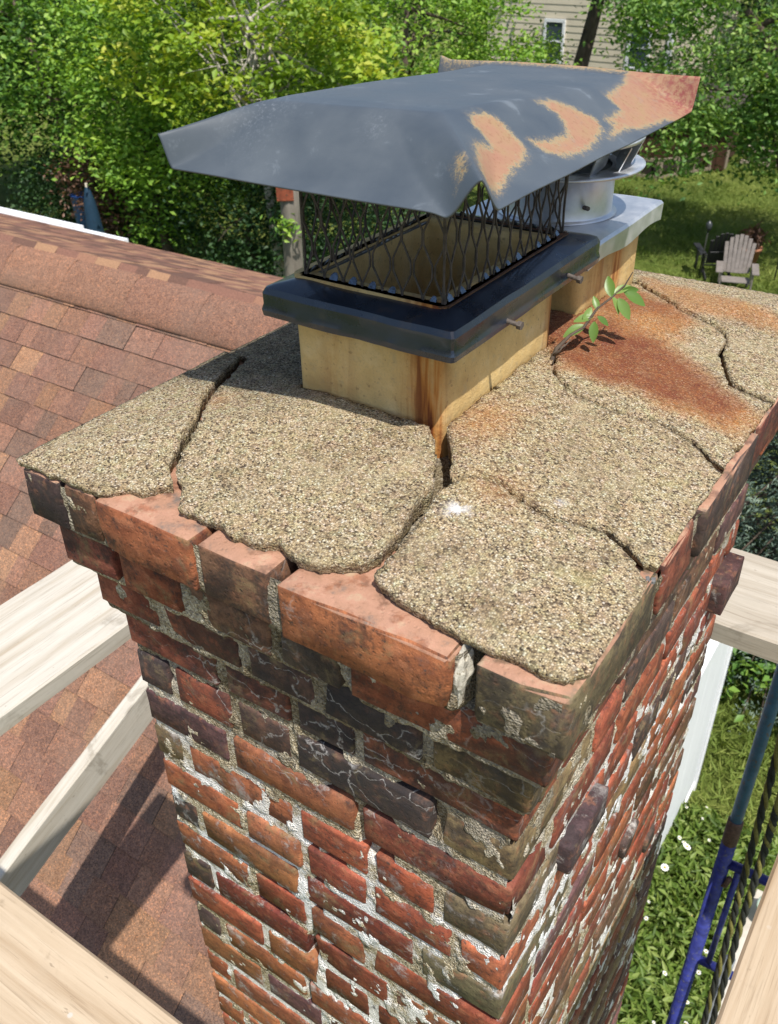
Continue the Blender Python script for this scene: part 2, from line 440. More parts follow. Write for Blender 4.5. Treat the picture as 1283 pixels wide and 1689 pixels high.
def mat_shingle_attr():
    s = NT('granule_shingle_far'); P = s.geo()
    r = s.attr('rnd')
    c = s.ramp(r, [(0.0, (0.15, 0.085, 0.065)), (0.35, (0.22, 0.115, 0.085)), (0.6, (0.28, 0.15, 0.1)), (0.8, (0.34, 0.2, 0.12)), (1.0, (0.2, 0.12, 0.1))], 'CONSTANT')
    n = s.noise(P, 120, 3)
    c = s.mix(0.6, c, s.ramp(n, [(0.3, (0.6, 0.6, 0.6)), (0.7, (1.2, 1.15, 1.1))]), 'MULTIPLY')
    return s.done(c, 0.95, s.bump(n, 0.5, 0.003), spec=0.15)

def mat_wood(name, light, dark):
    """object space planks, long axis X"""
    s = NT(name); P = s.objc()
    wob = s.n('TexNoise'); s.put(wob.inputs['Vector'], s.scale(P, (1.6, 5, 5))); wob.inputs['Scale'].default_value = 1.0; wob.inputs['Detail'].default_value = 2
    Pw = s.mix(0.05, P, wob.outputs['Color'], 'ADD')
    n = s.noise(s.scale(Pw, (1.2, 55, 40)), 1.0, 5, 0.6); nfine = s.noise(s.scale(P, (9, 330, 330)), 1.0, 4, 0.65)
    broad = s.noise(s.scale(P, (2.0, 14, 14)), 1.0, 4, 0.6); blot = s.noise(P, 16, 5, 0.7)
    c = s.ramp(n, [(0.32, dark), (0.47, tuple(0.4 * a + 0.6 * b for a, b in zip(dark, light))), (0.62, light)])
    c = s.mix(s.mapr(broad, 0.42, 0.68, 0.0, 0.5), c, light)
    c = s.mix(s.mapr(nfine, 0.52, 0.7, 0.0, 0.45), c, tuple(x * 0.6 for x in dark))
    c = s.mix(s.mapr(blot, 0.5, 0.7, 0.0, 0.4), c, tuple(x * 0.82 for x in light))
    sp = s.mapr(s.noise(s.scale(P, (40, 110, 110)), 1.0, 3, 0.6), 0.68, 0.75)
    c = s.mix(s.math('MULTIPLY', sp, 0.5), c, (0.16, 0.12, 0.08))
    sm = s.math('MULTIPLY', s.mapr(s.noise(P, 7, 5, 0.7, 0.6), 0.58, 0.7), 0.5)
    c = s.mix(sm, c, tuple(x * 0.55 for x in dark))
    ds = s.mapr(s.vor(P, 22, 'F1', 'Distance'), 0.05, 0.09, 0.8, 0.0)
    c = s.mix(s.math('MULTIPLY', ds, s.mapr(s.noise(P, 9, 2), 0.5, 0.58)), c, (0.5, 0.47, 0.42))
    kn = s.vor(s.scale(P, (2.6, 6.5, 6.5)), 1.0, 'F1', 'Distance')
    c = s.mix(s.mapr(kn, 0.05, 0.12, 0.75, 0.0), c, tuple(x * 0.4 for x in dark))
    return s.done(c, 0.85, s.bump(s.math('ADD', n, s.math('MULTIPLY', nfine, 0.7)), 0.4, 0.0015), spec=0.2)

def mat_plain(name, col, rough=0.7, metallic=0.0, var=0.15, scale=20, spec=0.4, bump=0.2, dark=None):
    s = NT(name); P = s.geo(); n = s.noise(P, scale, 4, 0.6)
    lo = tuple(x * (1 - var) for x in col); hi = tuple(min(1, x * (1 + var)) for x in col)
    c = s.ramp(n, [(0.3, lo), (0.7, hi)])
    if dark: c = s.mix(s.mapr(s.noise(P, scale * 2.3, 4, 0.65), 0.56, 0.66), c, dark)
    return s.done(c, rough, s.bump(n, bump, 0.02 if scale < 10 else 0.003), metallic=metallic, spec=spec)

def mat_leaf(name, dark, mid, light, trans=0.35, rough=0.5):
    s = NT(name); r = s.attr('rnd')
    c = s.ramp(r, [(0.0, dark), (0.5, mid), (1.0, light)])
    return s.done(c, rough, None, spec=0.35, trans=(trans, s.mix(1.0, c, (1.25, 1.2, 0.5), 'MULTIPLY')))

def mat_bark(name, a, b, sc=9):
    s = NT(name); P = s.geo(); n = s.noise(s.scale(P, (1, 1, 0.25)), sc, 5, 0.65)
    return s.done(s.ramp(n, [(0.3, a), (0.7, b)]), 0.9, s.bump(n, 0.8, 0.03), spec=0.2)

def mat_grass():
    s = NT('lawn_turf'); P = s.geo()
    n = s.noise(P, 0.55, 4, 0.6); n2 = s.noise(P, 9, 5, 0.7); n3 = s.noise(P, 60, 3, 0.7)
    c = s.ramp(n, [(0.3, (0.095, 0.14, 0.025)), (0.5, (0.16, 0.2, 0.044)), (0.7, (0.22, 0.24, 0.07))])
    c = s.mix(s.mapr(n2, 0.35, 0.7, 0.0, 0.6), c, s.mix(1.0, c, (0.5, 0.6, 0.5), 'MULTIPLY'))
    c = s.mix(s.mapr(n3, 0.4, 0.7, 0.0, 0.5), c, s.mix(1.0, c, (1.6, 1.5, 1.4), 'MULTIPLY'))
    return s.done(c, 0.95, s.bump(s.math('ADD', n2, n3), 1.0, 0.04), spec=0.15)

M = dict(
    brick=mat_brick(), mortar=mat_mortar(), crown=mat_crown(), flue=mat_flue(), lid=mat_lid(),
    black=mat_black_metal(), mesh=mat_rust('dark_expanded_steel', (0.095, 0.075, 0.065)), rust=mat_rust(),
    bolt=mat_rust('corroded_bolt', (0.14, 0.115, 0.1)), silver=mat_silver(), shingle=mat_shingle(), shingle_far=mat_shingle_attr(),
    wood_pale=mat_wood('bleached_pine', (0.54, 0.505, 0.44), (0.38, 0.32, 0.24)),
    wood_tan=mat_wood('fresh_pine', (0.5, 0.4, 0.285), (0.33, 0.235, 0.145)),
    wood_grey=mat_wood('greyed_pine', (0.47, 0.42, 0.345), (0.32, 0.27, 0.205)),
    white=mat_plain('white_vinyl', (0.82, 0.83, 0.84), 0.45, var=0.04, scale=2),
    cream=mat_plain('cream_siding', (0.62, 0.55, 0.42), 0.7, var=0.06, scale=2),
    blue=mat_plain('chipped_blue_paint', (0.028, 0.036, 0.19), 0.45, var=0.5, scale=30, dark=(0.1, 0.1, 0.13)),
    blue2=mat_plain('faded_blue_paint', (0.055, 0.15, 0.33), 0.5, var=0.3, scale=30, dark=(0.16, 0.11, 0.1)),
    collar=mat_rust('brown_collar', (0.13, 0.075, 0.055)),
    grass=mat_grass(), patio=mat_plain('pale_concrete', (0.5, 0.46, 0.4), 0.9, var=0.15, scale=9),
    bark=mat_bark('brown_bark', (0.05, 0.036, 0.026), (0.14, 0.11, 0.085)),
    bark_pale=mat_bark('pale_bark', (0.26, 0.23, 0.19), (0.5, 0.46, 0.4), 6),
    leaf_lime=mat_leaf('lime_leaves', (0.065, 0.13, 0.013), (0.264, 0.403, 0.037), (0.527, 0.527, 0.085), 0.4),
    leaf_mid=mat_leaf('mid_green_leaves', (0.045, 0.115, 0.025), (0.125, 0.259, 0.045), (0.291, 0.435, 0.083), 0.35),
    leaf_dark=mat_leaf('dark_green_leaves', (0.016, 0.043, 0.016), (0.034, 0.081, 0.027), (0.068, 0.135, 0.041), 0.25),
    leaf_mid2=mat_leaf('yellow_green_leaves', (0.049, 0.116, 0.02), (0.124, 0.214, 0.041), (0.264, 0.346, 0.074), 0.35),
    leaf_lime2=mat_leaf('light_green_leaves', (0.085, 0.19, 0.025), (0.211, 0.381, 0.053), (0.422, 0.57, 0.106), 0.38),
    leaf_dark2=mat_leaf('deep_green_leaves', (0.015, 0.043, 0.013), (0.033, 0.081, 0.019), (0.065, 0.13, 0.033), 0.3),
    leaf_right=mat_leaf('soft_green_leaves', (0.057, 0.144, 0.031), (0.163, 0.306, 0.065), (0.363, 0.497, 0.134), 0.35),
    leaf_grass=mat_leaf('grass_blades', (0.083, 0.138, 0.022), (0.166, 0.228, 0.041), (0.331, 0.359, 0.097), 0.3, 0.7),
    bark_post=mat_bark('grey_post', (0.13, 0.11, 0.09), (0.28, 0.25, 0.21), 5),
    leaf_red=mat_leaf('bronze_leaves', (0.088, 0.05, 0.033), (0.165, 0.088, 0.061), (0.242, 0.132, 0.088), 0.25),
    leaf_spruce=mat_leaf('spruce_needles', (0.04, 0.075, 0.055), (0.13, 0.19, 0.145), (0.3, 0.37, 0.28), 0.12, 0.6),
    leaf_bed=mat_leaf('flower_bed_leaves', (0.06, 0.11, 0.018), (0.14, 0.22, 0.035), (0.27, 0.34, 0.09), 0.35),
    sap=mat_leaf('sapling_leaves', (0.06, 0.13, 0.02), (0.13, 0.24, 0.05), (0.24, 0.36, 0.1), 0.35, 0.35),
    asphalt_shadow=mat_plain('asphalt_shadow_edge', (0.03, 0.024, 0.022), 0.95),
    tab=mat_plain('bright_torn_steel', (0.13, 0.16, 0.2), 0.25, metallic=0.8, var=0.4, scale=90),
    rope_b=mat_plain('black_rope', (0.03, 0.032, 0.026), 0.9, scale=200, var=0.4), rope_y=mat_plain('yellow_rope_strand', (0.2, 0.18, 0.05), 0.9, scale=200, var=0.4),
    petal=mat_plain('white_petals', (0.8, 0.8, 0.76), 0.6, var=0.05),
)
# ============================================================ CHIMNEY
W, L, S = 0.639, 0.905, 0.053        # crown width (x), length (y), corbel depth
PIT = 0.068                          # course pitch
chimney = thing('chimney', 'tall cracked red brick chimney with broken concrete crown and two flues', 'chimney', (0, 0, 0))

def inset(j):
    return (0.0, 0.017, 0.035)[j] if j < 3 else S

def brick_mesh(lx, ly, lz, seed, rough=1.0, seg=0.03, chips=2):
    """worn brick centred at the origin: flat faces, narrow uneven arrises, a few chipped corners"""
    def lines(l):
        e = min(0.0035 * max(1, rough * 0.8) * (1 if seg < 0.05 else 6), l * 0.2); m = max(1, int(l / seg))
        return [0.0] + [e + (l - 2 * e) * t / m for t in range(m + 1)] + [l]
    ax, ay, az = lines(lx), lines(ly), lines(lz)
    nx, ny, nz = len(ax) - 1, len(ay) - 1, len(az) - 1
    idx = {}; V = []; Fc = []
    def vid(i, j, k):
        key = (i, j, k)
        if key not in idx:
            idx[key] = len(V); V.append((ax[i] - lx / 2, ay[j] - ly / 2, az[k] - lz / 2))
        return idx[key]
    for i in range(nx):
        for j in range(ny):
            Fc.append((vid(i, j, 0), vid(i, j + 1, 0), vid(i + 1, j + 1, 0), vid(i + 1, j, 0)))
            Fc.append((vid(i, j, nz), vid(i + 1, j, nz), vid(i + 1, j + 1, nz), vid(i, j + 1, nz)))
    for i in range(nx):
        for k in range(nz):
            Fc.append((vid(i, 0, k), vid(i + 1, 0, k), vid(i + 1, 0, k + 1), vid(i, 0, k + 1)))
            Fc.append((vid(i, ny, k), vid(i, ny, k + 1), vid(i + 1, ny, k + 1), vid(i + 1, ny, k)))
    for j in range(ny):
        for k in range(nz):
            Fc.append((vid(0, j, k), vid(0, j, k + 1), vid(0, j + 1, k + 1), vid(0, j + 1, k)))
            Fc.append((vid(nx, j, k), vid(nx, j + 1, k), vid(nx, j + 1, k + 1), vid(nx, j, k + 1)))
    D = np.array([lx, ly, lz]); v = np.array(V)
    r = random.Random(seed)
    e = D / 2 - np.abs(v)
    on = (e < 1e-6).sum(axis=1)
    rr = (0.0009 + 0.0028 * vnoise(v + seed, 60, seed % 31) ** 2) * rough * (1 if seg < 0.05 else 5)
    v = v - np.sign(v) * (e < 1e-6) * np.where(on >= 2, rr * 0.7, 0)[:, None]
    for a in range(3):
        v[:, a] += (fbm(v + seed * 0.37, 26, 2, seed % 97 + a) - 0.5) * 0.0016 * rough
    for _ in range(chips):
        c = np.array([r.choice((-1, 1)) * lx / 2 * r.choice((1, 1, r.random())), r.choice((-1, 1)) * ly / 2, r.choice((-1, 1)) * lz / 2])
        d = np.linalg.norm((v - c) / np.array([1.6, 1.0, 0.8]), axis=1); rad = min(r.uniform(0.005, 0.012) * rough, 0.16 * lx)
        v = v - (c / np.linalg.norm(c))[None, :] * (np.clip(1 - d / rad, 0, 1) * rad * 0.55)[:, None]
    return mesh_np('brick', v, Fc, False)

RED, ORANGE, DEEP = (0.35, 0.097, 0.05), (0.42, 0.15, 0.066), (0.25, 0.068, 0.043)
BROWN, TAN, SOOT, PLUM = (0.19, 0.1, 0.06), (0.26, 0.17, 0.085), (0.1, 0.066, 0.055), (0.18, 0.09, 0.085)
MOSS = (0.17, 0.13, 0.075)
brick_count = 0
def put_brick(x0, x1, y0, y1, j, col, jit=1.0, out=0.0, tilt=0.0, rough=1.0, zh=0.0535, part=True):
    global brick_count
    r = random.Random(j * 1000 + int((x0 + 5) * 777) + int((y0 + 5) * 991))
    seed = r.randrange(10000)
    zc = -PIT * (j + 0.5) + 0.004 + r.uniform(-1, 1) * 0.0012 * jit
    me = brick_mesh(x1 - x0, y1 - y0, zh + r.uniform(-0.0015, 0.0015), seed, rough, chips=r.choice((1, 2, 3)))
    v = r.uniform(0.78, 1.22)
    col = tuple(min(1, c * v * r.uniform(0.92, 1.08)) for c in col)
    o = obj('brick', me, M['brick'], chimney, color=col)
    o.location = ((x0 + x1) / 2 + r.uniform(-1, 1) * 0.0010 * jit, (y0 + y1) / 2 + r.uniform(-1, 1) * 0.0012 * jit - out, zc)
    o.rotation_euler = (r.uniform(-1, 1) * 0.004 * jit, r.uniform(-1, 1) * 0.004 * jit + tilt, r.uniform(-1, 1) * 0.004 * jit)
    brick_count += 1
    return o

G = 0.0066      # half head joint
front_rows = {
    0: ([-0.575, -0.52, -0.382, -0.285, -0.089], [SOOT, BROWN, ORANGE, BROWN, ORANGE, MOSS]),
    1: ([-0.53, -0.43, -0.31, -0.225], [DEEP, RED, BROWN, SOOT, RED]),
    2: ([-0.50, -0.375, -0.275, -0.145], [DEEP, RED, BROWN, SOOT, TAN]),
    3: ([-0.434, -0.328, -0.241], [DEEP, RED, SOOT, RED]),
    4: ([-0.525, -0.423, -0.333, -0.143], [SOOT, RED, BROWN, SOOT, TAN]),
    5: ([-0.44, -0.247], [PLUM, ORANGE, DEEP]),
    6: ([-0.53, -0.342, -0.231, -0.139], [TAN, ORANGE, RED, RED, MOSS]),
    7: ([-0.438, -0.336, -0.235, -0.115], [ORANGE, ORANGE, RED, RED, ORANGE]),
    8: ([-0.527, -0.345, -0.167], [SOOT, ORANGE, DEEP, MOSS]),
    9: ([-0.441, -0.342, -0.242], [ORANGE, RED, ORANGE, RED]),
    10: ([-0.525, -0.341, -0.208], [SOOT, DEEP, RED, ORANGE]),
    11: ([-0.432, -0.33, -0.24], [RED, ORANGE, RED, RED]),
    12: ([-0.528, -0.36, -0.17], [SOOT, ORANGE, RED, ORANGE])}
pal_low = [ORANGE, ORANGE, RED, RED, DEEP, BROWN, TAN, PLUM]
pal_side = [ORANGE, ORANGE, RED, RED, RED, DEEP, BROWN, PLUM, TAN]
NROW_F, NROW_S = 20, 31
hidden = []      # bricks of the far faces, joined
for j in range(NROW_S):
    ins = inset(j); xl, xr, yf, yb = -W + ins, -ins, ins, L - ins
    r = random.Random(100 + j)
    if j in front_rows: joints, cols = front_rows[j]
    else:
        joints = [x + r.uniform(-0.012, 0.012) for x in ([-0.527, -0.342, -0.16] if j % 2 == 0 else [-0.44, -0.342, -0.24])]
        cols = [r.choice(pal_low) for _ in range(4)]
    ed = [xl] + list(joints) + [xr]
    depth_c = 0.19 if (ed[-1] - ed[-2]) < 0.135 else 0.092
    for i in range(len(ed) - 1):
        g_ = 0.0035 if j == 0 else G
        a = ed[i] + (g_ if i else 0); b = ed[i + 1] - (g_ if i < len(ed) - 2 else 0)
        last = i == len(ed) - 2
        dep = depth_c if last else (0.10 if (b - a) > 0.12 else 0.16)
        if j == 0 and i == 3: b -= 0.004
        if j == 0 and i == 4: b -= 0.008; a += 0.005
        if j == 0 and last: a += 0.005
        big = 1.2 if j < 3 else 1.0
        if j < NROW_F or last:
            out = 0.003 * r.random() ** 2
            if j == 0: out = (0.0, 0.0, 0.003, 0.002, 0.006, 0.0)[i]
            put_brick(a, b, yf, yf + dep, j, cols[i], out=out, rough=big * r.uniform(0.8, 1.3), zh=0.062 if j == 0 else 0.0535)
        else:
            hidden.append(((a, b), (yf, yf + dep), j, cols[i]))
    # right face
    y = yf + depth_c; flip = depth_c > 0.15
    k = 0
    while y < yb - 0.03:
        ln = r.uniform(0.175, 0.2) if (k + j) % 4 else r.uniform(0.09, 0.11)
        if yb - (y + ln) < 0.05: ln = yb - y
        a = y + 2 * G * 0.9; b = y + ln
        side_soot = j < 5 or (j < 9 and r.random() < 0.35) or (a > 0.6 and r.random() < 0.75)
        col = r.choice([BROWN, SOOT, DEEP, PLUM, BROWN, RED] if side_soot else pal_side)
        o = put_brick(xr - 0.095, xr + 0.003 * r.random() ** 2, a, b, j, col, rough=1.2 if j < 3 else r.uniform(0.8, 1.3), zh=0.0535 + 0.006 * (j == 0))
        y += ln; k += 1
    # left and back faces (out of sight)
    y = yf + 0.10
    while y < yb - 0.12:
        hidden.append(((xl, xl + 0.095), (y, min(y + 0.185, yb - 0.1)), j, r.choice(pal_low))); y += 0.196
    x = xl
    while x < xr - 0.11:
        hidden.append(((x, min(x + 0.185, xr - 0.1)), (yb - 0.095, yb), j, r.choice(pal_low))); x += 0.196

mb = MB()
for (x0, x1), (y0, y1), j, c in hidden:
    mb.box(((x0 + x1) / 2, (y0 + y1) / 2, -PIT * (j + 0.5) + 0.004), (x1 - x0, y1 - y0, 0.0575))
mb.build('brick_courses', M['brick'], chimney, kind='stuff', color=RED)

# bricks and spalled pieces that stick out of the right-hand face
for (yc, j, ln, o_, col, hh) in ((0.235, 6, 0.11, 0.018, (0.1, 0.06, 0.065), 0.052), (0.51, 11, 0.06, 0.010, SOOT, 0.04), (0.69, 14, 0.05, 0.008, SOOT, 0.04), (0.80, 6, 0.1, 0.022, (0.1, 0.05, 0.045), 0.06)):
    b = put_brick(-S - 0.06, -S + o_, yc - ln / 2, yc + ln / 2, j, col, rough=1.25, zh=hh)

# mortar: recessed uneven sheets that follow the corbels
def ins_z(z):
    return np.interp(-z, [0, PIT * 0.95, PIT * 1.05, PIT * 1.95, PIT * 2.05, PIT * 2.95, PIT * 3.05, 99], [0, 0, 0.017, 0.017, 0.035, 0.035, S, S])
def mortar_sheet(axis, a0, a1, zb, name):
    step = 0.0048
    na, nz_ = int((a1 - a0) / step), int(-zb / step)
    A, Z = np.meshgrid(np.linspace(0, 1, na), np.linspace(-0.004, zb, nz_), indexing='ij')
    A = A.ravel(); Z = Z.ravel(); ii = ins_z(Z)
    if axis == 'front':
        x = (-W + ii + 0.006) + A * (W - 2 * ii - 0.013); p = np.stack([x, ii, Z], 1)
    else:
        y = (ii + 0.007) + A * (L - 2 * ii - 0.013); p = np.stack([-ii, y, Z], 1)
    n1 = fbm(p, 22, 3, 5); n2 = fbm(p, 130, 2, 9)
    low = sstep((-Z - 0.1) / 0.5)
    d = 0.0036 - 0.0018 * low - 0.005 * (n1 - 0.5) - 0.0035 * (n2 - 0.5)
    d = np.maximum(d, 0.0009 + 0.0012 * n2)
    d = d + 0.010 * sstep((fbm(p, 16, 2, 31) - 0.64) / 0.08) * (Z < -PIT * 1.2)
    d = d - 0.0032 * sstep((fbm(p, 48, 3, 61) - 0.595) / 0.07)            # smears over the arrises
    # open fissure running down the front
    if axis == 'front':
        cx = -0.338 + 0.02 * np.sin(Z * 9) ; fis = np.exp(-((p[:, 0] - cx) / 0.0045) ** 2) * sstep((-Z - 0.42) / 0.1)
        d = d + 0.03 * fis
        d = d + 0.05 * np.exp(-((p[:, 0] + 0.089) / 0.006) ** 2) * (Z > -PIT)
        p[:, 1] += d
    else:
        p[:, 0] -= d
    idx = np.arange(na * nz_).reshape(na, nz_)
    f = np.stack([idx[:-1, :-1], idx[:-1, 1:], idx[1:, 1:], idx[1:, :-1]], -1).reshape(-1, 4)
    if axis == 'right': f = f[:, ::-1]
    me = mesh_np(name, p, f, True)
    return obj('mortar', me, M['mortar'], chimney)
mortar_sheet('front', 0, 1, -1.45, 'mortar_front')
mortar_sheet('right', 0, 1, -2.12, 'mortar_side')
mb = MB()
mb.box((-W / 2, L / 2, -0.1), (W - 0.09, L - 0.09, 0.194))
mb.box((-W / 2, L / 2, -1.16), (W - 2 * S - 0.05, L - 2 * S - 0.05, 1.93))
mb.build('mortar_core', M['mortar'], chimney)

def mat_brick_far():
    s = NT('brick_shaft'); P = s.geo(); sep = s.xyz(P)
    u = s.math('ADD', sep[0], sep[1]); cb = s.n('CombineXYZ'); s.put(cb.inputs[0], u); s.put(cb.inputs[1], sep[2])
    b = s.n('TexBrick'); s.put(b.inputs['Vector'], cb.outputs[0]); b.inputs['Scale'].default_value = 1.0
    b.inputs['Brick Width'].default_value = 0.2; b.inputs['Row Height'].default_value = PIT; b.inputs['Mortar Size'].default_value = 0.005
    s.put(b.inputs['Color1'], (0.36, 0.11, 0.05)); s.put(b.inputs['Color2'], (0.2, 0.07, 0.04)); s.put(b.inputs['Mortar'], (0.4, 0.34, 0.24))
    return s.done(b.outputs[0], 0.9, s.bump(b.outputs['Fac'], 0.6, -0.006))
mb = MB(); mb.box((-W / 2, L / 2, -(6.0 + 2.1) / 2), (W - 2 * S, L - 2 * S, 6.0 - 2.1 + 0.02))
mb.build('lower_shaft', mat_brick_far(), chimney)

# loose pale mortar left in the open top joints
def lump(c, d, seed, mat, name='mortar_lump'):
    bm = bmesh.new(); bmesh.ops.create_icosphere(bm, subdivisions=3, radius=0.5)
    v = np.array([x.co[:] for x in bm.verts])
    v = v * (0.35 + 1.3 * fbm(v, 4.5, 3, seed))[:, None] * np.array(d) + np.array(c)
    for x, y in zip(bm.verts, v): x.co = y
    me = bpy.data.meshes.new(name); bm.to_mesh(me); bm.free()
    return obj(name, me, mat, chimney)
pale = mat_plain('pale_lime_mortar', (0.48, 0.45, 0.38), 0.95, var=0.3, scale=120, bump=0.8, dark=(0.3, 0.26, 0.19))
lump((-0.099, 0.014, -0.03), (0.012, 0.024, 0.05), 3, pale)
lump((-0.292, 0.012, -0.048), (0.013, 0.018, 0.04), 5, M['mortar'])
lump((-0.008, 0.176, -0.01), (0.016, 0.02, 0.024), 8, mat_plain('grey_lime_mortar', (0.13, 0.13, 0.13), 0.9, var=0.6, scale=120, bump=0.8, dark=(0.04, 0.04, 0.04)))

# ------------------------------------------------------------ broken concrete crown
def crown_z(x, y):
    d = np.clip(np.minimum(np.minimum(-x, y), np.minimum(x + W, L - y)), 0, 1)
    return 0.011 + 0.030 * np.minimum(1, d / 0.22)
P1 = [(-0.639, -0.002), (-0.563, 0.0), (-0.509, 0.0), (-0.491, 0.012), (-0.473, 0.015), (-0.461, 0.033), (-0.453, 0.047), (-0.47, 0.06), (-0.489, 0.088), (-0.517, 0.145), (-0.565, 0.213), (-0.583, 0.263), (-0.602, 0.319), (-0.639, 0.325)]
P2 = [(-0.639, 0.33), (-0.596, 0.32), (-0.573, 0.261), (-0.551, 0.207), (-0.509, 0.146), (-0.479, 0.087), (-0.462, 0.058), (-0.438, 0.04), (-0.421, 0.012), (-0.393, 0.014), (-0.369, 0.013), (-0.351, 0.01), (-0.322, 0.011), (-0.301, 0.02), (-0.289, 0.018), (-0.274, 0.013), (-0.252, 0.015), (-0.229, 0.029), (-0.216, 0.038), (-0.212, 0.054), (-0.208, 0.062), (-0.21, 0.098), (-0.221, 0.139), (-0.221, 0.17), (-0.248, 0.217), (-0.274, 0.248), (-0.46, 0.259), (-0.463, 0.603), (-0.639, 0.607)]
P3 = [(-0.207, 0.17), (-0.193, 0.193), (-0.168, 0.198), (-0.15, 0.191), (-0.125, 0.183), (-0.099, 0.185), (-0.075, 0.191), (-0.054, 0.195), (-0.033, 0.184), (-0.01, 0.169), (0.001, 0.15), (0.001, 0.126), (0.001, 0.074), (0.001, 0.026), (-0.008, 0.006), (-0.027, 0.001), (-0.045, 0.004), (-0.068, 0.004), (-0.089, 0.004), (-0.102, 0.006), (-0.125, 0.009), (-0.149, 0.01), (-0.171, 0.015), (-0.199, 0.026), (-0.203, 0.037), (-0.202, 0.062), (-0.203, 0.104), (-0.21, 0.155)]
P4 = [(-0.263, 0.262), (-0.236, 0.222), (-0.209, 0.177), (-0.196, 0.2), (-0.17, 0.205), (-0.151, 0.199), (-0.125, 0.19), (-0.101, 0.192), (-0.077, 0.199), (-0.056, 0.205), (-0.033, 0.193), (-0.014, 0.179), (-0.001, 0.185), (-0.001, 0.205), (-0.003, 0.277), (-0.003, 0.368), (-0.028, 0.39), (-0.046, 0.405), (-0.092, 0.418), (-0.113, 0.408), (-0.15, 0.406), (-0.182, 0.407), (-0.221, 0.433), (-0.245, 0.483), (-0.264, 0.486)]
P5 = [(-0.264, 0.49), (-0.246, 0.489), (-0.22, 0.437), (-0.185, 0.412), (-0.152, 0.411), (-0.115, 0.412), (-0.093, 0.422), (-0.047, 0.408), (-0.028, 0.394), (-0.003, 0.376), (0.0, 0.551), (-0.035, 0.554), (-0.052, 0.559), (-0.072, 0.599), (-0.088, 0.632), (-0.09, 0.667), (-0.099, 0.688), (-0.112, 0.701), (-0.139, 0.71), (-0.173, 0.721), (-0.232, 0.779), (-0.26, 0.813), (-0.272, 0.815), (-0.272, 0.614), (-0.46, 0.61), (-0.46, 0.528), (-0.264, 0.526)]
P6 = [(-0.27, 0.826), (-0.262, 0.824), (-0.235, 0.793), (-0.174, 0.728), (-0.14, 0.717), (-0.113, 0.708), (-0.098, 0.693), (-0.089, 0.669), (-0.086, 0.634), (-0.071, 0.604), (-0.052, 0.565), (-0.035, 0.56), (0.001, 0.557), (0.001, 0.905), (-0.639, 0.907), (-0.639, 0.611), (-0.466, 0.611), (-0.464, 0.845), (-0.27, 0.842)]
RUST_CORE = [(-0.302, 0.60), (-0.24, 0.60), (-0.171, 0.584), (-0.114, 0.555), (-0.051, 0.519), (-0.055, 0.488), (-0.104, 0.487), (-0.175, 0.477), (-0.223, 0.489), (-0.29, 0.53)]
RUST_HALO = [(-0.313, 0.631), (-0.254, 0.782), (-0.197, 0.745), (-0.135, 0.69), (-0.15, 0.61), (-0.09, 0.555), (0.009, 0.501), (-0.012, 0.44), (-0.105, 0.455), (-0.202, 0.452), (-0.237, 0.47), (-0.3, 0.52)]
RUST_BACK = [(-0.27, 0.86), (-0.176, 0.83), (-0.03, 0.80), (-0.03, 0.755), (-0.123, 0.735), (-0.203, 0.738)]
RUST_CORE2 = [(-0.26, 0.78), (-0.2, 0.735), (-0.15, 0.71), (-0.18, 0.68), (-0.27, 0.64)]
